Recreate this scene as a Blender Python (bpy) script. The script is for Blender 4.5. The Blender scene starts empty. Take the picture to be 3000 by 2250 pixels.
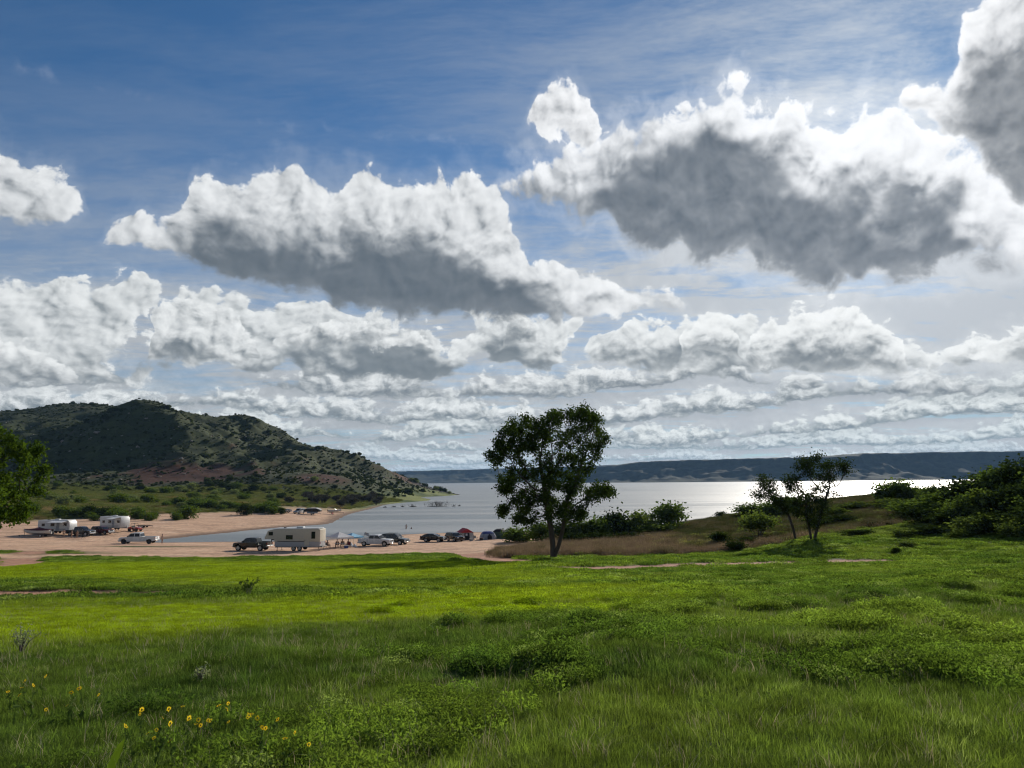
import bpy, bmesh, math, random
import numpy as np
from mathutils import Vector, Matrix

R = math.radians
SC = bpy.context.scene
COL = SC.collection
random.seed(7)
RNG = np.random.default_rng(7)

# ------------------------------------------------------------------ camera
cam_data = bpy.data.cameras.new('camera')
camera = bpy.data.objects.new('camera', cam_data)
COL.objects.link(camera)
SC.camera = camera
cam_data.sensor_width = 36.0
cam_data.lens = 24.96
cam_data.clip_start = 0.1
cam_data.clip_end = 60000.0
camera.location = (0, 0, 12)
camera.rotation_euler = (Matrix.Rotation(R(90 + 7.74), 4, 'X') @ Matrix.Rotation(R(-0.57), 4, 'Z')).to_euler()

# ------------------------------------------------------------------ sun and sky
SUN_AZ, SUN_EL = R(28.0), R(23.5)
SUN_DIR = Vector((math.sin(SUN_AZ) * math.cos(SUN_EL), math.cos(SUN_AZ) * math.cos(SUN_EL), math.sin(SUN_EL)))
sun_data = bpy.data.lights.new('sun', 'SUN')
sun_data.energy = 5.0
sun_data.angle = R(0.53)
sun_data.color = (1.0, 0.93, 0.82)
sun = bpy.data.objects.new('sun', sun_data)
COL.objects.link(sun)
sun.location = (200, 300, 400)
sun.rotation_euler = SUN_DIR.to_track_quat('Z', 'Y').to_euler()

SC.view_settings.view_transform = 'Standard'
SC.view_settings.look = 'None'
SC.view_settings.exposure = 0.0
SC.view_settings.gamma = 1.0
SC.cycles.max_bounces = 6
SC.cycles.diffuse_bounces = 2
SC.cycles.glossy_bounces = 3
SC.cycles.transmission_bounces = 4
SC.cycles.transparent_max_bounces = 8
SC.cycles.volume_bounces = 0
SC.cycles.filter_width = 1.2
SC.cycles.use_adaptive_sampling = True
SC.cycles.adaptive_threshold = 0.02
SC.cycles.adaptive_min_samples = 24
SC.cycles.caustics_reflective = False
SC.cycles.caustics_refractive = False

# cloud outlines as (azimuth, elevation) in degrees, the compass round the lake
CLOUDS = {
    'upper_top': [(-0.4,25.8),(0.8,26.9),(2.0,29.0),(3.4,30.2),(5.2,30.6),(6.8,29.9),(7.9,27.5),(8.9,25.1),(11.2,15.8),(28.1,14.2),(29.7,24.6),(30.9,26.4),(32.2,26.9),(33.6,26.3),(34.2,28.1),(35.0,29.5),(36.0,30.6),(37.1,31.2),(38.6,31.8),(40.6,30.2),(42.5,26.4)],
    'upper_bot': [(-0.4,27.8),(0.8,27.3),(2.0,27.4),(3.3,27.1),(5.1,26.5),(6.7,26.2),(7.8,26.8),(9.0,27.4),(11.7,26.2),(28.9,23.6),(29.8,25.7),(30.8,25.0),(31.9,24.1),(33.2,22.6),(34.5,21.1),(35.9,19.0),(37.0,17.2),(39.1,16.2),(41.6,17.6)],
    'upper_mid': [(-0.0,25.8),(28.9,23.6),(30.3,26.3),(32.0,25.4),(33.8,25.4),(35.1,27.3),(36.7,27.6),(38.1,28.0),(42.5,26.4)],
    'right_top': [(-2.4,19.1),(-0.8,23.4),(1.1,24.4),(3.9,25.7),(7.0,26.6),(9.8,27.5),(11.7,27.8),(13.7,28.0),(15.5,27.6),(16.7,29.0),(18.2,29.1),(19.9,28.4),(21.3,27.4),(22.6,27.5),(24.6,26.0),(26.9,25.9),(27.9,26.6),(29.1,25.8),(30.8,24.7),(31.8,23.2),(34.0,21.5),(35.6,19.1),(37.1,17.5),(39.0,15.3),(40.7,9.2)],
    'right_bot': [(-2.4,23.4),(-0.9,22.7),(1.9,22.0),(5.7,20.8),(7.6,20.0),(11.3,17.6),(14.9,16.6),(18.4,15.8),(21.8,14.9),(23.7,13.4),(26.5,12.9),(29.5,13.3),(32.4,13.8),(35.1,13.8),(36.7,13.9),(38.9,13.6),(41.2,14.3)],
    'right_mid': [(-2.4,24.1),(3.8,23.3),(7.8,25.2),(9.4,26.1),(12.4,26.5),(15.4,25.8),(17.7,26.8),(20.3,24.2),(22.4,23.6),(25.5,21.1),(27.3,20.1),(30.1,20.2),(31.6,20.4),(33.2,19.6),(34.4,17.2),(36.7,14.0),(41.2,14.3)],
    'left_top': [(-42.7,17.4),(-40.1,20.6),(-38.0,22.0),(-36.7,22.1),(-35.9,21.0),(-34.5,20.9),(-33.1,20.6),(-32.1,19.6),(-31.4,13.6),(-30.9,15.6),(-30.5,17.9),(-28.9,18.8),(-27.1,18.8),(-25.7,19.9),(-25.2,22.1),(-23.8,22.7),(-22.2,22.2),(-21.0,22.5),(-19.7,23.4),(-18.8,24.0),(-17.2,23.8),(-15.7,23.0),(-14.1,22.9),(-13.2,24.4),(-11.7,24.5),(-10.5,23.1),(-9.0,22.8),(-6.7,23.7),(-5.5,23.3),(-4.4,24.5),(-2.8,24.7),(-1.1,23.6),(-0.1,21.6),(0.6,19.3),(1.8,17.7),(3.7,18.2),(5.2,16.9),(7.1,16.1),(9.0,14.9),(11.2,15.4),(12.7,15.0),(14.3,13.8),(15.3,9.8),(21.4,8.0),(40.5,6.4)],
    'left_bot': [(-42.5,14.7),(-39.6,15.6),(-37.5,16.5),(-36.3,16.9),(-35.3,17.2),(-33.7,17.8),(-32.1,19.4),(-31.7,19.2),(-31.1,18.4),(-30.4,17.1),(-27.6,16.4),(-24.7,15.9),(-23.1,15.1),(-18.7,14.6),(-15.2,14.9),(-14.4,13.9),(-9.6,13.3),(-4.0,13.2),(3.6,12.5),(7.4,12.8),(11.1,13.0),(14.3,13.4),(15.5,14.1),(21.7,13.6),(40.9,10.9)],
    'left_mid': [(-42.6,16.1),(-36.9,17.3),(-32.1,19.4),(-31.1,17.5),(-27.6,17.4),(-24.6,19.1),(-21.6,19.9),(-18.9,19.7),(-15.3,19.4),(-11.6,19.6),(-7.8,19.4),(-5.5,18.8),(-2.1,17.5),(1.8,15.5),(4.4,14.5),(7.4,13.6),(14.3,13.7),(21.7,13.6),(40.9,10.9)],
    'mid_top': [(-42.3,12.0),(-37.8,13.0),(-35.0,13.7),(-33.8,14.3),(-32.1,13.5),(-29.8,14.5),(-28.4,15.0),(-27.3,13.9),(-26.6,13.2),(-25.6,14.4),(-24.0,14.7),(-22.7,13.9),(-21.0,14.0),(-20.0,13.1),(-18.6,13.9),(-17.3,14.3),(-15.2,15.3),(-13.0,14.5),(-9.7,14.7),(-5.9,14.4),(-2.1,13.3),(0.6,13.7),(2.9,12.9),(5.5,13.2),(7.4,13.1),(9.3,12.9),(11.1,12.2),(13.7,12.1),(15.1,12.7),(16.4,12.9),(17.9,12.2),(19.6,12.1),(21.2,11.2),(22.8,12.7),(24.6,13.0),(26.4,12.3),(27.9,10.6),(29.2,9.6),(30.9,8.1),(32.0,8.9),(33.7,9.0),(34.7,9.4),(36.4,9.8),(38.5,9.8),(40.7,8.7)],
    'mid_bot': [(-41.8,6.2),(-36.0,6.4),(-33.0,6.7),(-29.4,7.3),(-18.4,7.7),(-4.0,8.3),(6.9,8.5),(11.0,8.5),(18.0,8.0),(30.5,7.2),(31.9,7.5),(36.1,7.1),(40.5,6.7)],
    'mid_mid': [(-41.8,7.0),(-36.1,7.5),(-32.3,8.1),(-29.8,8.9),(-27.2,9.3),(-23.4,9.2),(-19.8,9.6),(-17.8,10.6),(-14.3,11.1),(-11.4,11.7),(-4.0,10.7),(1.7,10.1),(7.0,10.0),(9.5,8.8),(12.8,9.2),(16.4,10.3),(19.9,10.1),(23.1,10.2),(26.3,9.7),(30.5,7.5),(34.6,8.4),(36.2,8.3),(40.6,7.5)],
    'lumps_top': [(-41.9,8.1),(-37.5,9.3),(-36.3,9.6),(-34.8,9.5),(-33.1,8.7),(-31.8,7.5),(-31.3,4.7),(-27.6,4.8),(-27.6,11.8),(-26.1,13.2),(-24.3,13.8),(-22.6,13.2),(-21.3,12.3),(-19.9,10.6),(-19.2,5.0),(-18.8,5.0),(-18.6,11.3),(-16.9,12.5),(-14.4,12.7),(-11.5,12.4),(-7.8,12.3),(-6.6,11.4),(-6.2,5.1),(-1.1,5.1),(-0.6,12.9),(0.6,13.5),(1.7,12.9),(2.3,11.4),(2.7,5.1),(12.8,4.9),(13.8,11.3),(16.2,12.7),(17.9,11.8),(18.2,8.2),(19.1,11.2),(20.3,12.0),(21.2,11.2),(22.8,12.8),(24.6,13.1),(26.5,12.4),(27.9,10.6),(29.2,9.6),(30.9,8.1),(30.9,4.1),(31.5,4.1),(32.3,8.5),(33.7,9.0),(36.4,9.8),(38.5,9.6),(40.6,8.1)],
    'lumps_bot': [(-41.8,6.2),(-36.1,6.5),(-31.8,6.9),(-31.3,8.2),(-27.7,8.8),(-27.1,8.6),(-19.8,9.0),(-19.2,10.5),(-18.5,10.4),(-6.6,10.6),(-5.5,11.1),(-0.8,10.9),(2.3,10.8),(3.6,10.3),(13.2,9.6),(17.8,9.2),(18.2,8.6),(18.9,8.2),(30.8,7.2),(31.7,7.9),(36.1,7.3),(40.5,6.8)],
    'lumps_mid': [(-41.8,7.0),(-36.1,7.7),(-31.8,7.8),(-27.8,9.1),(-23.8,10.7),(-19.9,9.9),(-18.5,10.9),(-13.3,11.1),(-6.6,11.3),(-0.6,11.8),(2.3,11.6),(13.2,10.3),(17.8,10.4),(19.5,9.9),(22.9,10.5),(26.3,9.9),(30.5,7.7),(32.2,8.2),(36.2,8.3),(40.6,7.5)],
}


class NT:
    """small helper that strings shader or geometry nodes together"""
    def __init__(self, tree):
        self.t = tree

    def n(self, kind, **props):
        node = self.t.nodes.new(kind)
        for k, v in props.items():
            setattr(node, k, v)
        return node

    def put(self, sock, v):
        if v is None:
            return
        if hasattr(v, 'is_linked') or hasattr(v, 'links'):
            self.t.links.new(v, sock)
        else:
            sock.default_value = v

    def m(self, op, a, b=None, c=None, clamp=False):
        node = self.n('ShaderNodeMath', operation=op, use_clamp=clamp)
        for i, v in enumerate((a, b, c)):
            self.put(node.inputs[i], v)
        return node.outputs[0]

    def v(self, op, a, b=None, out=0):
        node = self.n('ShaderNodeVectorMath', operation=op)
        for i, x in enumerate((a, b)):
            self.put(node.inputs[i], x)
        return node.outputs[out]

    def xyz(self, x, y, z=0.0):
        node = self.n('ShaderNodeCombineXYZ')
        for i, q in enumerate((x, y, z)):
            self.put(node.inputs[i], q)
        return node.outputs[0]

    def sep(self, v):
        node = self.n('ShaderNodeSeparateXYZ')
        self.put(node.inputs[0], v)
        return node.outputs

    def ramp(self, v, a, b, lo=0.0, hi=1.0, smooth=True):
        node = self.n('ShaderNodeMapRange', interpolation_type='SMOOTHSTEP' if smooth else 'LINEAR', clamp=True)
        self.put(node.inputs[0], v)
        for i, q in enumerate((a, b, lo, hi)):
            self.put(node.inputs[i + 1], q)
        return node.outputs[0]

    def noise(self, v, scale, detail=4.0, rough=0.55, dims='3D', color=False, lac=2.0, dist=0.0):
        node = self.n('ShaderNodeTexNoise', noise_dimensions=dims)
        self.put(node.inputs['Vector'], v)
        node.inputs['Scale'].default_value = scale
        node.inputs['Detail'].default_value = detail
        node.inputs['Roughness'].default_value = rough
        node.inputs['Lacunarity'].default_value = lac
        node.inputs['Distortion'].default_value = dist
        return node.outputs['Color' if color else 'Fac']

    def mix(self, f, a, b):
        node = self.n('ShaderNodeMix', data_type='RGBA')
        for s, v in ((node.inputs[0], f), (node.inputs[6], a), (node.inputs[7], b)):
            if isinstance(v, tuple) and len(v) == 3:
                v = v + (1.0,)
            self.put(s, v)
        return node.outputs[2]

    def curve(self, x, pts, lo, hi, vmax):
        node = self.n('ShaderNodeFloatCurve')
        cu = node.mapping.curves[0]
        node.mapping.use_clip = True
        pp = [((a - lo) / (hi - lo), max(0.0, b / vmax)) for a, b in pts]
        pp = sorted((min(1.0, max(0.0, a)), min(1.0, b)) for a, b in pp)
        if pp[0][0] > 0.0:
            pp = [(0.0, pp[0][1])] + pp
        if pp[-1][0] < 1.0:
            pp = pp + [(1.0, pp[-1][1])]
        cu.points[0].location = pp[0]
        cu.points[1].location = pp[-1]
        for q in pp[1:-1]:
            cu.points.new(*q)
        for q in cu.points:
            q.handle_type = 'VECTOR'
        node.mapping.update()
        self.put(node.inputs['Value'], x)
        return self.m('MULTIPLY', node.outputs[0], vmax)


def group(name, ins, outs):
    g = bpy.data.node_groups.new(name, 'ShaderNodeTree')
    for i in ins:
        g.interface.new_socket(i, in_out='INPUT', socket_type='NodeSocketFloat')
    for o in outs:
        g.interface.new_socket(o, in_out='OUTPUT', socket_type='NodeSocketFloat')
    k = NT(g)
    return g, k, k.n('NodeGroupInput').outputs, k.n('NodeGroupOutput').inputs


def cloud_thickness(layer, seed, wt, wb, amp, scale, squash, patch=5.0, warp=1.0, gaps=0.0):
    """thickness of one deck of cumulus seen in direction (azimuth, elevation): above 0 is cloud"""
    g, k, i, o = group('cloud_' + layer, ('az', 'el'), ('thick', 'height', 'relief'))
    az, el = i[0], i[1]
    p = k.xyz(k.m('MULTIPLY', az, scale), k.m('MULTIPLY', el, scale * squash), seed)
    w = k.noise(p, 0.55, 2.0, 0.5, color=True)
    ws = k.sep(w)
    az2 = k.m('MULTIPLY_ADD', k.m('SUBTRACT', ws[0], 0.5), 1.6 * warp / scale, az)
    el2 = k.m('MULTIPLY_ADD', k.m('SUBTRACT', ws[1], 0.5), 1.3 * warp / scale / squash, el)
    x = k.m('DIVIDE', k.m('PINGPONG', k.m('ADD', az2, 45.0), 90.0), 90.0)
    top = k.curve(x, CLOUDS[layer + '_top'], -45, 45, 45)
    bot = k.curve(x, CLOUDS[layer + '_bot'], -45, 45, 45)
    mid = k.curve(x, CLOUDS[layer + '_mid'], -45, 45, 45)
    a = k.m('DIVIDE', k.m('SUBTRACT', top, el2), wt)
    b = k.m('DIVIDE', k.m('SUBTRACT', el2, bot), wb)
    m = k.m('MINIMUM', k.m('SMOOTH_MIN', a, b, 0.5), 1.3)
    p2 = k.v('ADD', p, k.v('MULTIPLY', w, (0.9, 0.9, 0.0)))
    vo = k.n('ShaderNodeTexVoronoi', voronoi_dimensions='2D', feature='F1', normalize=True)
    k.put(vo.inputs['Vector'], p2)
    vo.inputs['Scale'].default_value = 0.85
    vo.inputs['Detail'].default_value = 2.0
    vo.inputs['Roughness'].default_value = 0.55
    bump = k.m('SUBTRACT', 0.30, k.m('MULTIPLY', k.m('POWER', vo.outputs['Distance'], 1.6), 1.35))
    fb = k.noise(p2, 1.1, 7.0, 0.6)
    n = k.m('ADD', k.m('MULTIPLY', bump, 1.0), k.m('MULTIPLY', k.m('SUBTRACT', fb, 0.5), 1.8))
    if gaps:
        m = k.m('SUBTRACT', m, k.m('MULTIPLY', k.ramp(k.noise(p, 0.30, 1.0, 0.5), 0.50, 0.66), gaps))
    k.put(o[0], k.m('MULTIPLY_ADD', n, amp, m))
    k.put(o[1], k.m('ADD', k.m('SUBTRACT', el2, mid), k.m('MULTIPLY', k.m('SUBTRACT', ws[2], 0.5), patch)))
    fb3 = k.noise(p2, 0.75, 3.0, 0.55)
    k.put(o[2], k.m('ADD', k.m('MULTIPLY', bump, 0.9), k.m('ADD', k.m('MULTIPLY', k.m('SUBTRACT', fb3, 0.5), 1.3), k.m('MULTIPLY', k.m('SUBTRACT', fb, 0.5), 0.9))))
    return g


world = bpy.data.worlds.new('World')
SC.world = world
world.use_nodes = True
W = NT(world.node_tree)
bg = world.node_tree.nodes['Background']
SKY_STRENGTH = 0.1
bg.inputs['Strength'].default_value = SKY_STRENGTH
sky = W.n('ShaderNodeTexSky', sky_type='NISHITA', sun_disc=False)
sky.sun_elevation = SUN_EL
sky.sun_rotation = SUN_AZ
sky.altitude = 900.0
sky.air_density = 1.0
sky.dust_density = 0.15
sky.ozone_density = 2.0
geo_dir = W.n('ShaderNodeTexCoord').outputs['Generated']
dx, dy, dz = W.sep(geo_dir)[0:3]
az = W.m('MULTIPLY', W.m('ARCTAN2', dx, dy), 57.29578)
el = W.m('MULTIPLY', W.m('ARCSINE', dz), 57.29578)
cos_s = W.v('DOT_PRODUCT', geo_dir, tuple(SUN_DIR), 'Value')
ang = W.m('MULTIPLY', W.m('ARCCOSINE', W.m('MINIMUM', cos_s, 0.99999)), 57.29578)
near_sun = W.m('EXPONENT', W.m('MULTIPLY', ang, -1 / 13.0))
# unit step towards the sun, in degrees of azimuth and elevation
saz, sel = math.degrees(SUN_AZ), math.degrees(SUN_EL)
sx, sy = W.m('SUBTRACT', saz, az), W.m('SUBTRACT', sel + 34.0, el)
sl = W.m('MAXIMUM', W.m('SQRT', W.m('ADD', W.m('MULTIPLY', sx, sx), W.m('MULTIPLY', sy, sy))), 6.0)
ux, uy = W.m('DIVIDE', sx, sl), W.m('DIVIDE', sy, sl)

K = 1.0 / SKY_STRENGTH
# the photograph's clear sky: the Nishita colour, a touch deeper
col = W.v('MULTIPLY', sky.outputs[0], (0.30, 0.62, 0.84))

# high cirrus veil on a plane far above
den = W.m('MAXIMUM', W.m('ADD', dz, 0.06), 0.05)
cp = W.xyz(W.m('DIVIDE', dx, den), W.m('DIVIDE', dy, den), 3.3)
cw = W.noise(cp, 0.5, 3.0, 0.5, color=True)
cp2 = W.v('ADD', W.v('MULTIPLY', cp, (1.0, 2.3, 1.0)), W.v('MULTIPLY', cw, (1.3, 1.6, 0.0)))
ci = W.noise(cp2, 1.1, 9.0, 0.70)
ci2 = W.noise(W.v('ADD', cp, (0.55, 0.0, 0.0)), 0.42, 3.0, 0.5)
veil = W.m('MULTIPLY', W.ramp(ci, 0.40, 0.74), W.ramp(ci2, 0.42, 0.60))
veil = W.m('ADD', W.m('MULTIPLY', veil, 0.60), W.m('MULTIPLY', W.m('EXPONENT', W.m('MULTIPLY', ang, -1 / 22.0)), W.ramp(ci, 0.36, 0.68, 0.25, 1.25)), clamp=True)
low = W.m('MULTIPLY', W.ramp(el, 30.0, 4.0), W.ramp(ci, 0.30, 0.62, 0.62, 1.12))
veil = W.m('ADD', veil, W.m('MULTIPLY', low, 0.86), clamp=True)
vb = W.m('MULTIPLY_ADD', near_sun, 0.42 * K, 0.46 * K)
vcol = W.v('MULTIPLY', W.xyz(0.90, 0.97, 1.05), W.xyz(vb, vb, vb))
col = W.mix(veil, col, vcol)


def add_layer(col, g, soft, step, bright, dark, kshade, use_mid, opacity=1.0, height_w=2.2, relief=1.5, halo=0.12):
    def ev(da):
        n = W.n('ShaderNodeGroup', node_tree=g)
        W.put(n.inputs[0], az if da == 0 else W.m('MULTIPLY_ADD', ux, da, az))
        W.put(n.inputs[1], el if da == 0 else W.m('MULTIPLY_ADD', uy, da, el))
        return n.outputs
    o1, o2 = ev(0), ev(step)
    t1 = W.m('MAXIMUM', o1[0], 0.0)
    t2 = W.m('MAXIMUM', o2[0], 0.0)
    hi = W.ramp(W.m('MULTIPLY_ADD', o1[2], 1.8, o1[1]), -height_w, height_w)
    alpha = W.m('MULTIPLY', W.ramp(o1[0], 0.0, W.m('MULTIPLY_ADD', hi, -0.40, soft + 0.40)), opacity)
    wisp = W.m('MULTIPLY', W.ramp(o1[0], -0.75, 0.25), halo)
    alpha = W.m('MAXIMUM', alpha, wisp)
    # lobes turned to the sun are bright, the creases between them grey
    rel = W.m('MULTIPLY_ADD', W.m('SUBTRACT', o1[2], o2[2]), relief, 0.50, clamp=True)
    body = W.m('MULTIPLY', W.m('MULTIPLY_ADD', hi, use_mid, 1.0 - use_mid), W.m('MULTIPLY_ADD', rel, 0.86, 0.14))
    body = W.m('MULTIPLY', body, W.m('EXPONENT', W.m('MULTIPLY', t2, -kshade)))
    edge = W.m('MULTIPLY', W.m('EXPONENT', W.m('MULTIPLY', t1, -3.5)), W.m('MULTIPLY_ADD', near_sun, 1.6, 0.12))
    lit = W.m('MULTIPLY', W.m('ADD', body, edge), W.m('MULTIPLY_ADD', near_sun, 1.5, 1.15))
    lit = W.m('SUBTRACT', 1.0, W.m('EXPONENT', W.m('MULTIPLY', lit, -1.7)))
    c = W.v('ADD', W.v('MULTIPLY', W.xyz(lit, lit, lit), tuple(K * q for q in bright)), tuple(K * q for q in dark))
    return W.mix(alpha, col, c)


# rows of small flat-based cumulus, smaller and greyer towards the horizon
def cumulus_row(col, seed, base, tall, width, thr, bright, dark, fade):
    px = W.m('MULTIPLY_ADD', az, 1.0 / width, seed * 7.3)
    drop = W.m('MULTIPLY', W.m('SUBTRACT', W.noise(W.xyz(W.m('MULTIPLY', px, 0.37), seed), 1.0, 2.0, 0.5, '2D'), 0.5), tall * 3.0)
    e = W.m('SUBTRACT', W.m('SUBTRACT', el, base), drop)
    env = W.noise(W.xyz(px, seed * 3.1), 1.0, 3.0, 0.55, '2D')
    top = W.m('MULTIPLY', W.m('SUBTRACT', env, thr), tall / 0.22)
    p = W.xyz(W.m('MULTIPLY', az, 1.5 / tall), W.m('MULTIPLY', el, 2.2 / tall), seed)
    wv = W.noise(p, 0.6, 2.0, 0.5, color=True)
    p2 = W.v('ADD', p, W.v('MULTIPLY', wv, (1.0, 1.0, 0.0)))
    n1 = W.noise(p2, 1.0, 6.0, 0.60)
    n2 = W.noise(W.v('ADD', p2, (0.22, 0.38, 0.0)), 1.0, 4.0, 0.60)
    a_ = W.m('DIVIDE', W.m('SUBTRACT', top, e), tall)
    b_ = W.m('DIVIDE', e, tall * 0.35)
    t = W.m('MULTIPLY_ADD', W.m('SUBTRACT', n1, 0.5), 2.0, W.m('SMOOTH_MIN', a_, b_, 0.3))
    alpha = W.m('MULTIPLY', W.m('MAXIMUM', W.ramp(t, 0.0, 0.36), W.m('MULTIPLY', W.ramp(t, -0.9, 0.2), 0.20)), fade)
    rel = W.m('MULTIPLY_ADD', W.m('SUBTRACT', n1, n2), 3.0, 0.50, clamp=True)
    hi = W.ramp(W.m('ADD', W.m('DIVIDE', e, tall), W.m('MULTIPLY', W.m('SUBTRACT', n1, 0.5), 1.2)), 0.05, 0.75)
    lit = W.m('MULTIPLY', W.m('MULTIPLY_ADD', hi, 0.9, 0.1), W.m('MULTIPLY_ADD', rel, 0.8, 0.2))
    lit = W.m('MULTIPLY', lit, W.m('MULTIPLY_ADD', near_sun, 0.7, 1.15))
    lit = W.m('SUBTRACT', 1.0, W.m('EXPONENT', W.m('MULTIPLY', lit, -1.7)))
    c = W.v('ADD', W.v('MULTIPLY', W.xyz(lit, lit, lit), tuple(K * q for q in bright)), tuple(K * q for q in dark))
    return W.mix(alpha, col, c)


ROWS = ((1.0, 0.7, 0.55, 6.0, 0.28, (0.42, 0.42, 0.40), (0.25, 0.34, 0.41), 0.85), (2.0, 1.4, 0.80, 6.5, 0.27, (0.52, 0.51, 0.48), (0.24, 0.32, 0.38), 0.9), (3.0, 2.3, 1.10, 9.0, 0.28, (0.62, 0.61, 0.57), (0.21, 0.28, 0.33), 0.95),
        (4.0, 3.4, 1.5, 8.0, 0.28, (0.70, 0.69, 0.65), (0.19, 0.245, 0.285), 1.0), (5.0, 4.9, 2.0, 12.0, 0.31, (0.76, 0.75, 0.72), (0.17, 0.215, 0.25), 1.0), (6.0, 6.6, 2.6, 10.0, 0.33, (0.78, 0.77, 0.74), (0.16, 0.20, 0.235), 1.0))
for r in ROWS:
    col = cumulus_row(col, *r)
col = add_layer(col, cloud_thickness('mid', 2.0, 1.5, 0.9, 1.5, 0.50, 1.3, 9.0, 0.8, gaps=1.5), 0.32, 0.42, (0.80, 0.79, 0.76), (0.150, 0.188, 0.220), 0.20, 0.93, height_w=1.6)
col = add_layer(col, cloud_thickness('lumps', 41.0, 1.3, 0.8, 1.2, 0.60, 1.2, 4.0, 0.7), 0.30, 0.40, (0.84, 0.83, 0.80), (0.145, 0.180, 0.210), 0.15, 0.90, height_w=1.3)
col = add_layer(col, cloud_thickness('left', 11.0, 2.2, 1.4, 1.15, 0.40, 1.1, 4.5, 0.55), 0.28, 0.62, (0.88, 0.87, 0.85), (0.100, 0.132, 0.166), 0.15, 0.95, height_w=2.0)
col = add_layer(col, cloud_thickness('right', 23.0, 2.6, 2.0, 1.45, 0.40, 1.0, 12.0, 0.7), 0.40, 0.7, (0.95, 0.94, 0.93), (0.095, 0.127, 0.165), 0.25, 0.92, height_w=2.4, halo=0.24)
col = add_layer(col, cloud_thickness('upper', 31.0, 1.6, 1.5, 1.25, 0.50, 1.0, 5.0, 0.6), 0.34, 0.6, (0.92, 0.91, 0.90), (0.125, 0.150, 0.180), 0.3, 0.88)
W.put(bg.inputs['Color'], col)
world.cycles.sampling_method = 'MANUAL'
world.cycles.sample_map_resolution = 512


# ------------------------------------------------------------------ helpers
def tag(o, label=None, cat=None, group=None, kind=None):
    if label:
        o['label'] = label
    if cat:
        o['category'] = cat
    if group:
        o['group'] = group
    if kind:
        o['kind'] = kind
    return o


def empty(name, loc=(0, 0, 0), rz=0.0, rx=0.0, ry=0.0):
    o = bpy.data.objects.new(name, None)
    COL.objects.link(o)
    o.location = loc
    o.rotation_euler = (rx, ry, rz)
    o.empty_display_size = 0.3
    return o


def link(name, me, parent=None, loc=None):
    o = bpy.data.objects.new(name, me)
    COL.objects.link(o)
    if parent is not None:
        o.parent = parent
    if loc is not None:
        o.location = loc
    return o


def mesh_np(name, co, faces_flat, sizes, mats=(), smooth=True, attrs=None, mat_idx=None):
    """mesh straight from numpy arrays: sizes is 3 or 4 for every face"""
    me = bpy.data.meshes.new(name)
    co = np.asarray(co, np.float32)
    ff = np.asarray(faces_flat, np.int32).ravel()
    nf = len(ff) // sizes
    me.vertices.add(len(co))
    me.vertices.foreach_set('co', co.ravel())
    me.loops.add(len(ff))
    me.loops.foreach_set('vertex_index', ff)
    me.polygons.add(nf)
    me.polygons.foreach_set('loop_start', np.arange(0, nf * sizes, sizes, dtype=np.int32))
    me.polygons.foreach_set('loop_total', np.full(nf, sizes, np.int32))
    me.polygons.foreach_set('use_smooth', np.full(nf, smooth, bool))
    if mat_idx is not None:
        me.polygons.foreach_set('material_index', np.asarray(mat_idx, np.int32))
    for m in mats:
        me.materials.append(m)
    for k, a in (attrs or {}).items():
        a = np.asarray(a, np.float32)
        if a.ndim == 1:
            at = me.attributes.new(k, 'FLOAT', 'POINT')
            at.data.foreach_set('value', a)
        else:
            at = me.attributes.new(k, 'FLOAT_COLOR', 'POINT')
            c4 = np.ones((len(a), 4), np.float32)
            c4[:, :3] = a
            at.data.foreach_set('color', c4.ravel())
    me.update(calc_edges=True)
    return me


def mat_new(name):
    m = bpy.data.materials.new(name)
    m.use_nodes = True
    k = NT(m.node_tree)
    return m, k, m.node_tree.nodes['Principled BSDF']


def simple_mat(name, colr, rough=0.6, metal=0.0, vary=0.12, scale=6.0, coat=0.0, bump=0.0):
    """painted or plain stuff with a little mottling and dust"""
    m, k, b = mat_new(name)
    tc = k.n('ShaderNodeTexCoord').outputs['Object']
    n = k.noise(tc, scale, 4.0, 0.6)
    c1 = tuple(max(0.0, q * (1 - vary)) for q in colr)
    c2 = tuple(min(1.0, q * (1 + vary) + 0.004) for q in colr)
    k.put(b.inputs['Base Color'], k.mix(k.ramp(n, 0.3, 0.7), c1, c2))
    k.put(b.inputs['Roughness'], k.ramp(n, 0.25, 0.8, max(0.02, rough - 0.08), min(1.0, rough + 0.12)))
    b.inputs['Metallic'].default_value = metal
    b.inputs['Coat Weight'].default_value = coat
    if bump:
        bp = k.n('ShaderNodeBump')
        bp.inputs['Strength'].default_value = bump
        bp.inputs['Distance'].default_value = 0.02
        k.put(bp.inputs['Height'], n)
        k.put(b.inputs['Normal'], bp.outputs[0])
    return m


# ------------------------------------------------------------------ noise in numpy
_perm = np.random.default_rng(3).permutation(4096).astype(np.int64)
_grad = np.random.default_rng(5).uniform(0, 2 * np.pi, 4096)


def gnoise(x, y):
    xi, yi = np.floor(x).astype(np.int64), np.floor(y).astype(np.int64)
    xf, yf = x - xi, y - yi
    u, v = xf * xf * xf * (xf * (xf * 6 - 15) + 10), yf * yf * yf * (yf * (yf * 6 - 15) + 10)

    def g(ix, iy, fx, fy):
        a = _grad[_perm[(_perm[ix & 4095] + iy) & 4095]]
        return np.cos(a) * fx + np.sin(a) * fy
    n00, n10 = g(xi, yi, xf, yf), g(xi + 1, yi, xf - 1, yf)
    n01, n11 = g(xi, yi + 1, xf, yf - 1), g(xi + 1, yi + 1, xf - 1, yf - 1)
    return 1.5 * ((n00 * (1 - u) + n10 * u) * (1 - v) + (n01 * (1 - u) + n11 * u) * v)


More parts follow.
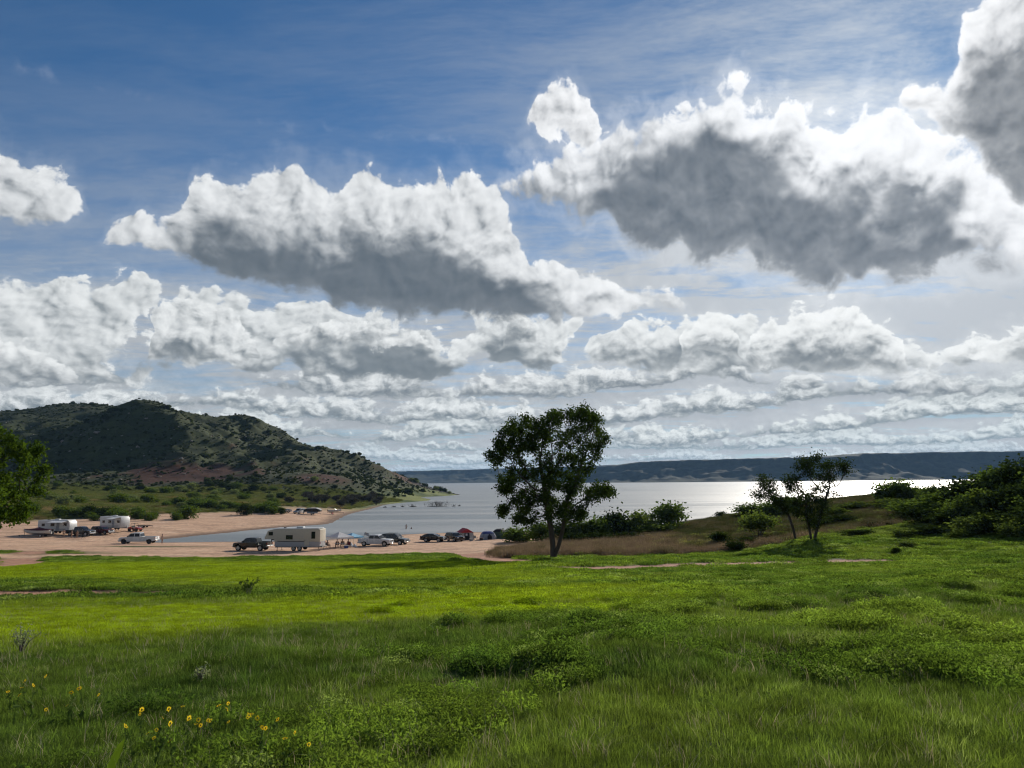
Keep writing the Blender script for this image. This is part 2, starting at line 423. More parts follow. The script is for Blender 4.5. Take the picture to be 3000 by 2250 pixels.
def fbm(x, y, octs=4, gain=0.5, ridged=False):
    s, a, t = 0.0, 1.0, 0.0
    for o in range(octs):
        n = gnoise(x * 2 ** o + 17.3 * o, y * 2 ** o - 9.1 * o)
        if ridged:
            n = 1 - 2 * np.abs(n)
        s = s + a * n
        t += a
        a *= gain
    return s / t


def sstep(a, b, x):
    t = np.clip((x - a) / (b - a), 0, 1)
    return t * t * (3 - 2 * t)


# ------------------------------------------------------------------ the lie of the land (lake level is z = 0)
CTRL = []
for _x in (-90, -40, -15, 0, 15):
    for _y in (-40, 0, 20, 40, 60, 80):
        CTRL.append((_x, _y, 10.5 - 0.0865 * _y if _y >= 0 else 10.8))
CTRL += [(30, 60, 5.4), (30, 30, 7.95), (30, 0, 10.6), (45, 62, 6.3), (60, 60, 7.8), (45, 30, 8.3), (60, 30, 9.2), (60, 0, 11), (30, -40, 11), (90, -40, 12),
         (33.8, 135, 3.95), (43.4, 125, 5.6), (51.5, 125, 7.1), (59.7, 125, 7.9), (62, 115, 8.0), (64, 105, 8.3), (64, 90, 8.4), (55, 80, 7.2),
         (31, 82, 4.85), (26.5, 85, 3.7), (12, 100, 2.7), (19.5, 90, 3.17), (23, 125, 2.7), (12, 120, 1.8), (60, 150, 6), (60, 178, 0), (42, 162, 0), (90, 150, 8), (100, 190, 0),
         (120, 100, 12), (150, 60, 14), (150, 150, 8), (200, 200, 0), (200, 100, 12), (300, 60, 16), (300, 250, 0),
         (-40, 98, 2.0), (-40, 112, 1.6), (-23, 122, 1.3), (-12, 133, 1.0), (-8, 138, 0.9), (0, 140, 0.9), (8, 145, 0.8), (-73, 135, 1.1), (-100, 155, 1.2),
         (-92, 165, 1.3), (-91, 178, 1.5), (-110, 130, 1.9), (-60, 120, 1.5), (-80, 108, 2.1), (-12, 105, 1.9), (-130, 160, 2.0),
         (-75, 152, 0), (-70.7, 175.6, 0), (-63.6, 195, 0), (-54.5, 208, 0), (-58.5, 247, 0), (-63.4, 310, 0), (-66, 397, 0), (-72, 538, 0), (-50, 631, 0),
         (-56.6, 150, 0), (-34.8, 156, 0), (-24.4, 166.5, 0), (-7.5, 170, 0), (8, 166, 0), (25, 158, 0),
         (-62, 163, -0.5), (-45, 180, -1.5), (-30, 200, -2.5), (0, 220, -4), (-35, 300, -2.2), (-30, 420, -3), (-20, 600, -4), (60, 225, -4), (110, 260, -4), (20, 195, -2.4), (0, 700, -5),
         (-75, 258, 0.9), (-85, 230, 1.2), (-82, 200, 1.2), (-85, 175, 0.9),
         (-136, 200, 2.3), (-119, 230, 2.3), (-98, 250, 2.1), (-149, 230, 4.0), (-156, 300, 4.5), (-108, 330, 3.2), (-94, 360, 2.2), (-83, 420, 2.6), (-208, 400, 8.4), (-236, 330, 7.4),
         (-688, 950, 104), (-660, 860, 84), (-605, 900, 108), (-535, 880, 112), (-485, 860, 105), (-368, 640, 81), (-334, 610, 79), (-301, 600, 77), (-290, 612, 73.4), (-288, 640, 72), (-329, 760, 77), (-326, 712, 73), (-300, 690, 74),
         (-258, 692, 76.5), (-275, 690, 74), (-228, 692, 60.5), (-183, 690, 41), (-136, 680, 32), (-101, 655, 17.6), (-74, 640, 5.8), (-273, 520, 34), (-250, 490, 23), (-235, 450, 12.3), (-206, 450, 12),
         (-179, 455, 13.2), (-139, 470, 21), (-135, 430, 10.5), (-102, 440, 8.6), (-185, 520, 26), (-148, 560, 27), (-103, 520, 12), (-280, 430, 12.8), (-300, 420, 11.7), (-367, 560, 36.5),
         (-225, 580, 48), (-300, 560, 58), (-420, 700, 70), (-450, 640, 55), (-520, 560, 34), (-440, 450, 16), (-600, 700, 78), (-760, 800, 98),
         (-1100, 1100, 112), (-700, 1100, 100), (-500, 1100, 70), (-400, 1000, 62), (-330, 900, 66), (-300, 1100, 5), (-200, 1000, -5), (-110, 900, -5), (-250, 860, 36), (-183, 800, 18), (-136, 760, 8), (-100, 730, 0), (-78, 710, -3),
         (-1100, 420, 16), (-1100, 150, 8), (-400, 200, 7), (-300, 100, 8), (-200, 60, 7.5), (-200, 0, 10.8), (-300, 300, 9), (-700, 420, 16), (-1100, -100, 12), (-400, -100, 12)]
CTRL = np.array(CTRL, float)


def _tps(d2):
    return 0.5 * d2 * np.log(d2 + 1e-9)


_S = 100.0
_P = CTRL[:, :2] / _S
_n = len(_P)
_A = np.zeros((_n + 3, _n + 3))
_A[:_n, :_n] = _tps(((_P[:, None] - _P[None]) ** 2).sum(-1)) + np.eye(_n) * 2e-4
_A[:_n, _n] = 1
_A[:_n, _n + 1:] = _P
_A[_n:, :_n] = _A[:_n, _n:].T
_Wt = np.linalg.solve(_A, np.concatenate([CTRL[:, 2], np.zeros(3)]))


def base_height(x, y):
    x, y = np.asarray(x, float).ravel() / _S, np.asarray(y, float).ravel() / _S
    out = np.empty_like(x)
    for i in range(0, len(x), 20000):
        q = np.stack([x[i:i + 20000], y[i:i + 20000]], 1)
        d2 = ((q[:, None] - _P[None]) ** 2).sum(-1)
        out[i:i + 20000] = _tps(d2) @ _Wt[:_n] + _Wt[_n] + q @ _Wt[_n + 1:]
    return out


HUMMOCKS = [(1.7, 8.0, .9, .16), (2.4, 9.8, 1.1, .2), (0.8, 8.9, .8, .16), (-3.1, 9.1, 1.0, .14), (3.7, 9.4, .9, .2), (5.5, 10.5, 1.4, .22), (4.4, 8.2, .8, .14), (7.0, 13, 1.5, .25), (1.2, 12, 1.2, .15),
            (9, 17, 1.6, .25), (12, 20, 2.0, .3), (15, 24, 2.2, .3), (18, 22, 2.5, .35), (22, 30, 2.5, .3), (28, 36, 3, .35), (20, 40, 3, .2), (30, 45, 3, .3), (34, 50, 3, .4)]


_hr = np.random.default_rng(404)
TUSSOCKS = np.stack([_hr.uniform(-3, 24, 170), 8.2 + 30 * _hr.uniform(0, 1, 170) ** 1.3, _hr.uniform(0.18, 0.42, 170), _hr.uniform(0.03, 0.09, 170)], 1)
TUSSOCKS = TUSSOCKS[TUSSOCKS[:, 0] > -0.5 - 0.12 * TUSSOCKS[:, 1] + 1.5 * _hr.normal(size=170)]


def tussock(x, y):
    out = np.zeros(len(x))
    i = np.nonzero((y > 3) & (y < 42) & (x > -12) & (x < 30))[0]
    if len(i):
        xs_, ys_ = x[i], y[i]
        acc = np.zeros(len(i))
        for hx, hy, hr, ha in TUSSOCKS:
            acc += ha * np.exp(-((xs_ - hx) ** 2 + (ys_ - hy) ** 2) / (hr * hr))
        out[i] = 0.11 * np.tanh(acc / 0.11)
    return out


def height(x, y):
    shp = np.shape(x)
    x, y = np.asarray(x, float).ravel(), np.asarray(y, float).ravel()
    z = base_height(x, y)
    # meadow unevenness
    mead = sstep(150, 90, y)
    z = z + mead * (0.10 * fbm(x / 9, y / 9, 3) + 0.05 * fbm(x / 2.2 + 40, y / 2.2, 2))
    for hx, hy, hr, ha in HUMMOCKS:
        z = z + ha * np.exp(-((x - hx) ** 2 + (y - hy) ** 2) / (hr * hr))
    z = z + tussock(x, y)
    # sand: soft ruts
    beach = sstep(92, 104, y) * sstep(300, 240, y) * sstep(60, 10, x)
    z = z + beach * (0.10 * fbm(x / 14, y / 7, 3) + 0.03 * fbm(x / 2.5, y / 1.4 + 5, 2))
    # plain and hill: gullies and ledges
    plain = sstep(190, 240, y)
    z = z + plain * 0.45 * fbm(x / 30, y / 30, 3) * sstep(0.3, 2.5, z)
    hm = sstep(11, 32, z) * sstep(380, 450, y)
    rid = fbm(x / 85 + 0.25 * fbm(x / 40, y / 40, 2), y / 120 + 3.3, 4, 0.5, ridged=True)
    z = z + hm * (12.5 * (rid - 0.52) * sstep(112, 70, z) + 2.8 * fbm(x / 18, y / 18, 4, 0.6) + 1.2 * fbm(x / 6, y / 6, 2))
    # rock ledges on the faces
    led = (z / 9.0) - np.floor(z / 9.0)
    z = z + hm * sstep(95, 60, z) * 1.1 * (sstep(0.55, 0.95, led) - led * 0.9)
    # boulder shore of the point
    tip = np.exp(-(((x + 62) / 30) ** 2 + ((y - 636) / 16) ** 2))
    z = z + tip * 1.6 * np.abs(fbm(x / 4, y / 4, 3))
    return z.reshape(shp)


TRACK_A = [(-12, 112), (-7.5, 104), (-4.4, 90), (-1.2, 70), (0.6, 64)]
TRACK_B = [(5.2, 44), (8.9, 47.6), (13, 50.2), (17.4, 51.2), (25.8, 55.6)]
TRACK_C = [(-58, 54), (-46, 63), (-51, 75), (-58, 86), (-68, 100), (-74, 112)]
TRACK_D = [(-22, 26.3), (-18.6, 26.5), (-12.8, 26.0), (-10, 27.0)]


def dist_line(x, y, pts):
    d = np.full(np.shape(x), 1e9)
    for (ax, ay), (bx, by) in zip(pts[:-1], pts[1:]):
        vx, vy = bx - ax, by - ay
        t = np.clip(((x - ax) * vx + (y - ay) * vy) / (vx * vx + vy * vy), 0, 1)
        d = np.minimum(d, np.hypot(x - ax - t * vx, y - ay - t * vy))
    return d


def sand_mask(x, y, z):
    n = fbm(x / 16, y / 4.5, 4, 0.6)
    m = sstep(98.0, 100.0, y + 7.0 * n + np.where(x > -6, (x + 6) * -1.1, 0))
    # dry grass flat on the right keeps the sand away
    m = m * sstep(6, 0, x - 3.0 + 2.5 * n - 0.08 * (y - 130))
    # left plain turns to grass above the beach
    edge = 2.1 + 0.5 * n + sstep(-60, -130, x) * 0.2
    m = m * np.where(y > 170, sstep(edge + 0.25, edge - 0.25, z), 1.0)
    m = m * sstep(330, 270, y + 15 * n)
    # grass tongues on the left
    t1 = sstep(0.9, 0.35, np.hypot((x + 78) / 26, (y - 109) / 6.5) + 0.45 * n)
    t2 = sstep(0.9, 0.35, np.hypot((x + 60) / 18, (y - 124) / 2.6) + 0.5 * n)
    m = m * (1 - np.maximum(t1, t2))
    # the ring of wet shore everywhere
    m = np.maximum(m, sstep(0.35, 0.05, z) * sstep(420, 330, y) * sstep(10, 0, x))
    return m


def track_mask(x, y):
    n = fbm(x / 3, y / 3, 3)
    n2 = fbm(x / 7 + 30, y / 1.5, 3)
    a = sstep(3.2, 2.0, dist_line(x, y, TRACK_A) + 1.2 * n)
    b = sstep(4.3, 3.1, dist_line(x, y, TRACK_B) + 1.7 * n) * sstep(-0.5, 0.0, n2 + 0.3)
    c = sstep(3.2, 1.6, dist_line(x, y, TRACK_C) + 1.4 * n)
    d = sstep(1.5, 0.8, dist_line(x, y, TRACK_D) + 0.7 * n)
    return np.maximum(np.maximum(a, b), np.maximum(c, d))


def dry_mask(x, y, z):
    """tawny grass: the flat right of the beach, the headland, patches on the left plain"""
    n = fbm(x / 12 + 4, y / 9, 4)
    r = sstep(-5, 3, x - 0.05 * (y - 100) + 3 * n) * sstep(79, 84, y + 2.5 * n + np.clip(x - 15, 0, 40) * 0.12) * sstep(230, 180, y)
    far = sstep(100, 118, y + 6 * n) * sstep(30, 42, x)
    r = r * (1 - 0.92 * far) * (1 - 0.85 * sstep(20, 32, x + 5 * n))
    l = sstep(-30, -50, x) * sstep(170, 200, y) * sstep(0.12, 0.38, n) * sstep(420, 330, y)
    band = sstep(0.6, 0.2, np.abs((y - 232 - 0.04 * (x + 130)) / 14) + 0.5 * n) * sstep(-70, -90, x) * sstep(190, 210, y)
    return np.clip(np.maximum(np.maximum(r, 0.8 * l), 0.9 * band), 0, 1)


def bright_mask(x, y):
    """short yellow-green grass in the hollow, coloured brighter for sun beyond the cloud shadow"""
    n = fbm(x / 9 + 70, y / 3.0, 4, 0.6)
    n2 = fbm(x / 2.0, y / 0.9 + 31, 3, 0.6)
    yc = 17.0 + 0.55 * np.clip(x + 6, -2, 14)
    a = sstep(0.4, -0.4, np.abs(y - yc) / 5.6 - 0.80 + 0.75 * n) * sstep(7, -1, x + 3 * n)
    b = sstep(0.3, -0.3, np.abs(y - 50 + 0.3 * (x + 15)) / 20.0 - 0.9 + 0.7 * n) * sstep(6, -4, x + 6 * n)
    return np.clip(np.maximum(a, 0.85 * b) * sstep(0.75, 0.2, n2), 0, 1)


def red_mask(x, y, z):
    n = fbm(x / 22, y / 22 + 9, 4, 0.6)
    a = sstep(1.0, 0.55, np.hypot((x + 222) / 58, (y - 480) / 34) + 0.9 * n)
    b = sstep(1.0, 0.5, np.hypot((x + 92) / 34, (y - 640) / 34) + 0.6 * n)
    c = sstep(1.0, 0.5, np.hypot((x + 122) / 22, (y - 455) / 20) + 0.6 * n)
    d = 0.7 * sstep(0.33, 0.5, fbm(x / 30 + 50, y / 24, 4, 0.6))
    return np.maximum(np.maximum(a, b), np.maximum(c, d)) * sstep(1.5, 5, z) * sstep(380, 430, y)


def axis(parts):
    out = [parts[0][0]]
    for a, b, s0, s1 in parts:
        x = a
        while x < b - 1e-6:
            f = (x - a) / (b - a)
            x += s0 + (s1 - s0) * f
            out.append(min(x, b))
    return np.array(out)


gx = axis([(-1100, -420, 14, 4.0), (-420, -90, 3.0, 2.2), (-90, -40, 1.4, 0.7), (-40, 40, 0.55, 0.55), (40, 90, 0.7, 2.0), (90, 330, 4, 12)])
gy = axis([(-80, 2, 4, 0.7), (2, 16, 0.35, 0.5), (16, 60, 0.5, 0.8), (60, 200, 0.8, 1.5), (200, 420, 1.6, 2.6), (420, 720, 2.6, 3.2), (720, 1100, 4, 14)])
GX, GY = np.meshgrid(gx, gy)
GZ = height(GX, GY)
_tm = track_mask(GX, GY)
GZ = GZ - 0.10 * _tm
_sm = sand_mask(GX, GY, GZ)
_dm = dry_mask(GX, GY, GZ) * (1 - _sm)
_bm = bright_mask(GX, GY)
_rm = red_mask(GX, GY, GZ)


def lerp3(a, b, t):
    return a + (np.asarray(b) - a) * t[..., None]


_n1, _n2 = fbm(GX / 6, GY / 6, 3), fbm(GX / 26 + 8, GY / 20, 3)
tint = np.zeros(GX.shape + (3,))
tint[:] = (0.045, 0.075, 0.014)
tint = lerp3(tint, (0.085, 0.090, 0.030), sstep(-0.2, 0.5, _n2) * 0.6)
tint = lerp3(tint, (0.15, 0.20, 0.016), _bm * 0.8)
_hill = sstep(360, 430, GY) * sstep(3, 9, GZ)
tint = lerp3(tint, (0.040, 0.050, 0.018), _hill)
tint = lerp3(tint, (0.052, 0.064, 0.020), _hill * sstep(-0.05, 0.40, fbm(GX / 14, GY / 14 + 3, 4, 0.6)))
_plain = sstep(175, 200, GY) * (1 - _hill) * sstep(-20, -50, GX)
tint = lerp3(tint, (0.17, 0.19, 0.050), _plain * sstep(-0.3, 0.3, _n2))
tint = lerp3(tint, (0.095, 0.105, 0.035), sstep(28, 40, GX) * sstep(84, 96, GY) * 0.8)
tint = lerp3(tint, (0.20, 0.16, 0.11), _dm * 0.85)
tint = lerp3(tint, (0.085, 0.033, 0.022), _rm * 0.85)
sandc = lerp3(np.broadcast_to(np.array((0.56, 0.36, 0.235)), GX.shape + (3,)), (0.45, 0.28, 0.185), sstep(-0.25, 0.5, fbm(GX / 11, GY / 2.6, 4, 0.6)))
_str = fbm(GX / 20 + 3, GY / 1.6, 4, 0.65)
sandc = lerp3(sandc, (0.30, 0.18, 0.12), sstep(0.16, 0.42, _str) * 0.75)
sandc = lerp3(sandc, (0.66, 0.47, 0.33), sstep(0.12, 0.40, fbm(GX / 15 + 40, GY / 2.2 + 9, 4, 0.6)) * 0.6)
wet = sstep(0.42, 0.06, GZ)
sandc = lerp3(sandc, (0.13, 0.085, 0.06), wet * 0.85)
tint = lerp3(tint, sandc, _sm) if False else tint + (sandc - tint) * _sm[..., None]
tint = tint + (np.array((0.38, 0.205, 0.135)) - tint) * (_tm * (1 - _sm))[..., None]

ground_mat, k, b = mat_new('ground')
at = k.n('ShaderNodeAttribute', attribute_name='tint').outputs['Color']
pos = k.n('ShaderNodeNewGeometry').outputs['Position']
f1 = k.noise(pos, 1.3, 6.0, 0.65)
f2 = k.noise(k.v('MULTIPLY', pos, (0.12, 0.6, 0.6)), 1.0, 5.0, 0.6)
shade = k.m('ADD', k.ramp(f1, 0.25, 0.75, 0.72, 1.28), k.ramp(f2, 0.3, 0.7, -0.16, 0.16))
k.put(b.inputs['Base Color'], k.v('MULTIPLY', at, k.xyz(shade, shade, shade)))
b.inputs['Roughness'].default_value = 0.95
b.inputs['Specular IOR Level'].default_value = 0.15
bp = k.n('ShaderNodeBump')
bp.inputs['Strength'].default_value = 0.7
bp.inputs['Distance'].default_value = 0.12
k.put(bp.inputs['Height'], k.m('ADD', f1, k.noise(pos, 7.0, 4.0, 0.6)))
k.put(b.inputs['Normal'], bp.outputs[0])

GZ = np.maximum(GZ, -6.5)
ny, nx = GX.shape
idx = np.arange(ny * nx).reshape(ny, nx)
quads = np.stack([idx[:-1, :-1], idx[:-1, 1:], idx[1:, 1:], idx[1:, :-1]], -1).reshape(-1, 4)


def cell(a):
    return (0.25 * (a[:-1, :-1] + a[:-1, 1:] + a[1:, 1:] + a[1:, :-1])).ravel()


cs, ct, cd, cy, cx, cz = cell(_sm), cell(_tm), cell(_dm), cell(GY), cell(GX), cell(GZ)
is_sand = cs > 0.5
is_track = (~is_sand) & (ct > 0.5)
is_hill = (~is_sand) & (~is_track) & (cy > 365) & (cx < -30)
is_head = (~is_sand) & (~is_track) & (~is_hill) & (cy > 80) & (cx > -8)
is_plain = (~is_sand) & (~is_track) & (~is_hill) & (~is_head) & (cy > 150)
is_mead = ~(is_sand | is_track | is_hill | is_head | is_plain)
for nm, sel in (('meadow_ground', is_mead), ('beach', is_sand), ('dirt_track', is_track), ('hill', is_hill), ('headland_ground', is_head), ('plain_ground', is_plain)):
    q = quads[sel]
    used, inv = np.unique(q.ravel(), return_inverse=True)
    co = np.stack([GX.ravel()[used], GY.ravel()[used], GZ.ravel()[used]], 1)
    me = mesh_np(nm, co, inv.reshape(-1), 4, [ground_mat], True, {'tint': tint.reshape(-1, 3)[used]})
    tag(link(nm, me), kind='structure')


def ground_z(x, y):
    return height(np.array([x], float), np.array([y], float))[0] - 0.10 * track_mask(np.array([float(x)]), np.array([float(y)]))[0]


# ------------------------------------------------------------------ the lake
water_mat, k, b = mat_new('lake_water')
b.inputs['Base Color'].default_value = (0.27, 0.29, 0.29, 1)
b.inputs['IOR'].default_value = 1.333
b.inputs['Roughness'].default_value = 0.46
pos = k.n('ShaderNodeNewGeometry').outputs['Position']
w1 = k.noise(k.v('MULTIPLY', pos, (0.55, 1.0, 1.0)), 0.9, 5.0, 0.62, dist=0.6)
w2 = k.noise(k.v('MULTIPLY', pos, (0.35, 1.0, 1.0)), 0.16, 3.0, 0.5)
gust = k.noise(k.v('MULTIPLY', pos, (0.25, 1.0, 1.0)), 0.012, 4.0, 0.55)
bp = k.n('ShaderNodeBump')
bp.inputs['Distance'].default_value = 1.0
k.put(bp.inputs['Strength'], k.ramp(gust, 0.36, 0.62, 0.25, 0.75))
k.put(bp.inputs['Height'], k.m('ADD', k.m('MULTIPLY', w1, 0.22), k.m('MULTIPLY', w2, 0.5)))
k.put(b.inputs['Normal'], bp.outputs[0])
band = k.noise(k.v('MULTIPLY', pos, (0.10, 1.0, 1.0)), 0.035, 5.0, 0.65)
k.put(b.inputs['Roughness'], k.ramp(band, 0.35, 0.65, 0.34, 0.56))
k.put(b.inputs['Base Color'], k.mix(k.ramp(band, 0.38, 0.62), (0.18, 0.20, 0.205), (0.32, 0.335, 0.335)))
wx = np.array([-6000, -400, 400, 6000.0])
wy = np.array([100, 400, 1200, 9000.0])
WX, WY = np.meshgrid(wx, wy)
wi = np.arange(16).reshape(4, 4)
wq = np.stack([wi[:-1, :-1], wi[:-1, 1:], wi[1:, 1:], wi[1:, :-1]], -1).reshape(-1, 4)
tag(link('lake_water', mesh_np('lake_water', np.stack([WX.ravel(), WY.ravel(), 0 * WX.ravel()], 1), wq, 4, [water_mat])), kind='structure')

# ------------------------------------------------------------------ mesas across the lake
mesa_mat, k, b = mat_new('mesa_scrub')
pos = k.n('ShaderNodeNewGeometry').outputs['Position']
n1 = k.noise(pos, 0.035, 6.0, 0.68)
n2 = k.noise(pos, 0.006, 4.0, 0.6)
cc = k.mix(k.ramp(n1, 0.38, 0.62), (0.012, 0.020, 0.012), (0.030, 0.040, 0.020))
cc = k.mix(k.m('MULTIPLY', k.ramp(n2, 0.52, 0.68), 0.2), cc, (0.05, 0.042, 0.03))
k.put(b.inputs['Base Color'], cc)
b.inputs['Roughness'].default_value = 1.0
b.inputs['Specular IOR Level'].default_value = 0.1


def mesa(name, x0, x1, front, depth, top, seed, sx):
    xs = np.arange(x0, x1 + 1, sx)
    ys = np.concatenate([np.linspace(-60, 420, 60), np.linspace(440, depth, 14)])
    X, V = np.meshgrid(xs, ys)
    f = np.interp(X, *zip(*front)) + 150 * fbm(X / 420 + seed, 0 * X + seed, 4, 0.55)
    Y = f + V
    H = np.interp(X, *zip(*top))
    v = V + 80 * (fbm(X / 160 + seed, Y / 260, 4, 0.55, ridged=True) - 0.1)
    p = sstep(-10, 330, v) * 0.80 + 0.20 * sstep(250, 275, v) + 0.02 * sstep(0, 30, v)
    Z = H * np.clip(p, 0, 1.0) + 3.5 * fbm(X / 45, Y / 45 + seed, 4, 0.6) * sstep(0.05, 0.3, p) - 3 * (1 - sstep(-40, 20, v))
    # scrub along the rim breaks the skyline
    Z = Z + 2.0 * np.abs(fbm(X / 14 + 3, Y / 20, 3, 0.6)) * sstep(0.85, 1.0, p)
    n, m = X.shape
    ii = np.arange(n * m).reshape(n, m)
    q = np.stack([ii[:-1, :-1], ii[:-1, 1:], ii[1:, 1:], ii[1:, :-1]], -1).reshape(-1, 4)
    me = mesh_np(name, np.stack([X.ravel(), Y.ravel(), Z.ravel()], 1), q, 4, [mesa_mat])
    return tag(link(name, me), kind='structure')


mesa('mesa_right', 250, 4400, [(250, 3000), (420, 2760), (560, 2560), (900, 2470), (1250, 2380), (1750, 2300), (4400, 2400)], 1900,
     [(250, 58), (430, 70), (520, 82), (900, 86), (1250, 88), (1285, 99), (1750, 98), (4400, 102)], 2.3, 11)
mesa('mesa_far', -1900, 1700, [(-1900, 3950), (1700, 4250)], 2200, [(-1900, 70), (-680, 73), (-300, 80), (620, 100), (1700, 104)], 7.7, 14)

# ------------------------------------------------------------------ the air over the lake
hz, k, b = mat_new('haze')
hz.node_tree.nodes.remove(b)
pv = k.n('ShaderNodeVolumePrincipled')
pv.inputs['Color'].default_value = (0.34, 0.60, 1.0, 1)
pv.inputs['Density'].default_value = 0.000042
pv.inputs['Anisotropy'].default_value = 0.2
k.put(hz.node_tree.nodes['Material Output'].inputs['Volume'], pv.outputs[0])
bm = bmesh.new()
bmesh.ops.create_cube(bm, size=1.0)
for v in bm.verts:
    v.co = Vector((v.co.x * 14000, 4600 + v.co.y * 10000, 62 + v.co.z * 140))
me = bpy.data.meshes.new('haze')
bm.to_mesh(me)
bm.free()
me.materials.append(hz)
tag(link('haze', me), 'thin bluish air hanging over the lake and mesas', 'haze', kind='stuff')


# ------------------------------------------------------------------ plant materials
def leaf_mat(name, c_dark, c_light, trans=0.45, scale=0.8, inst=False, tmul=(1.25, 1.35, 0.65)):
    m, k, b = mat_new(name)
    if inst:
        tcol = k.n('ShaderNodeAttribute', attribute_name='gcol', attribute_type='INSTANCER').outputs['Color']
        pos = k.n('ShaderNodeNewGeometry').outputs['Position']
        n = k.noise(pos, 3.0, 2.0, 0.6)
        rnd = k.ramp(n, 0.3, 0.7, 0.72, 1.25)
        colr = k.v('MULTIPLY', tcol, k.xyz(rnd, rnd, rnd))
    else:
        pos = k.n('ShaderNodeNewGeometry').outputs['Position']
        n = k.noise(pos, scale, 3.0, 0.6)
        n2 = k.noise(pos, 9.0, 1.0, 0.5)
        f = k.m('ADD', k.m('MULTIPLY', n, 0.6), k.m('MULTIPLY', n2, 0.4))
        colr = k.mix(k.ramp(f, 0.36, 0.64), c_dark, c_light)
    m.node_tree.nodes.remove(b)
    df = k.n('ShaderNodeBsdfDiffuse')
    k.put(df.inputs['Color'], colr)
    tr = k.n('ShaderNodeBsdfTranslucent')
    k.put(tr.inputs['Color'], k.v('MULTIPLY', colr, tmul))
    mx = k.n('ShaderNodeMixShader')
    mx.inputs[0].default_value = trans
    k.put(mx.inputs[1], df.outputs[0])
    k.put(mx.inputs[2], tr.outputs[0])
    out = m.node_tree.nodes['Material Output']
    k.put(out.inputs['Surface'], mx.outputs[0])
    return m


LEAF_COTTON = leaf_mat('cottonwood_leaf', (0.020, 0.036, 0.010), (0.060, 0.090, 0.020), 0.30)
LEAF_BRIGHT = leaf_mat('sunlit_leaf', (0.045, 0.085, 0.014), (0.125, 0.185, 0.022), 0.45)  # bright lime green, the broad leaf's own colour
LEAF_LUSH = leaf_mat('lush_leaf', (0.030, 0.055, 0.012), (0.095, 0.140, 0.020), 0.40)
LEAF_DARK = leaf_mat('dark_leaf', (0.016, 0.028, 0.011), (0.044, 0.064, 0.019), 0.28)
LEAF_MID = leaf_mat('shrub_leaf', (0.048, 0.075, 0.022), (0.115, 0.160, 0.040), 0.40)
LEAF_SAGE = leaf_mat('sage_leaf', (0.110, 0.135, 0.070), (0.210, 0.240, 0.115), 0.40)
LEAF_OLIVE = leaf_mat('olive_leaf', (0.065, 0.092, 0.026), (0.145, 0.185, 0.050), 0.40)
TWIG_GREY = leaf_mat('grey_twig', (0.055, 0.050, 0.045), (0.110, 0.100, 0.090), 0.10)
BARK = simple_mat('bark', (0.060, 0.048, 0.038), 0.95, vary=0.35, scale=14, bump=0.6)
BARK_GREY = simple_mat('grey_bark', (0.105, 0.092, 0.078), 0.95, vary=0.3, scale=14, bump=0.6)


def tubes(segs, sides=5):
    """segs: list of (p0, p1, r0, r1) -> verts, quads"""
    n = len(segs)
    P0 = np.array([s[0] for s in segs], float)
    P1 = np.array([s[1] for s in segs], float)
    R0 = np.array([s[2] for s in segs], float)
    R1 = np.array([s[3] for s in segs], float)
    D = P1 - P0
    L = np.linalg.norm(D, axis=1, keepdims=True)
    D = D / np.maximum(L, 1e-6)
    up = np.where(np.abs(D[:, 2:3]) > 0.95, np.array([[1.0, 0, 0]]), np.array([[0, 0, 1.0]]))
    A = np.cross(D, up)
    A /= np.maximum(np.linalg.norm(A, axis=1, keepdims=True), 1e-6)
    B = np.cross(D, A)
    a = np.arange(sides) * 2 * np.pi / sides
    ring = A[:, None] * np.cos(a)[None, :, None] + B[:, None] * np.sin(a)[None, :, None]
    v0 = P0[:, None] + ring * R0[:, None, None]
    v1 = P1[:, None] + ring * R1[:, None, None]
    co = np.concatenate([v0, v1], 1).reshape(-1, 3)
    j = np.arange(sides)
    q = np.stack([j, (j + 1) % sides, (j + 1) % sides + sides, j + sides], 1)
    faces = (q[None] + (np.arange(n) * 2 * sides)[:, None, None]).reshape(-1, 4)
    return co, faces


def leaf_cards(cent, size, rng, up=0.25, elong=1.35):
    """one bent diamond for every centre"""
    n = len(cent)
    d = rng.normal(size=(n, 3))
    d[:, 2] -= up * 0.6
    d /= np.linalg.norm(d, axis=1, keepdims=True)
    t = rng.normal(size=(n, 3))
    s = np.cross(d, t)
    s /= np.maximum(np.linalg.norm(s, axis=1, keepdims=True), 1e-6)
    nrm = np.cross(d, s)
    sz = (np.asarray(size) * rng.uniform(0.6, 1.35, n))[:, None]
    p0 = cent - d * sz * 0.5 * elong
    p2 = cent + d * sz * 0.5 * elong
    p1 = cent + s * sz * 0.42 + nrm * sz * 0.14 - d * sz * 0.1
    p3 = cent - s * sz * 0.42 + nrm * sz * 0.14 - d * sz * 0.1
    co = np.stack([p0, p1, p2, p3], 1).reshape(-1, 3)
    i = np.arange(n) * 4
    tri = np.stack([i, i + 1, i + 2, i, i + 2, i + 3], 1).reshape(-1, 3)
    return co, tri


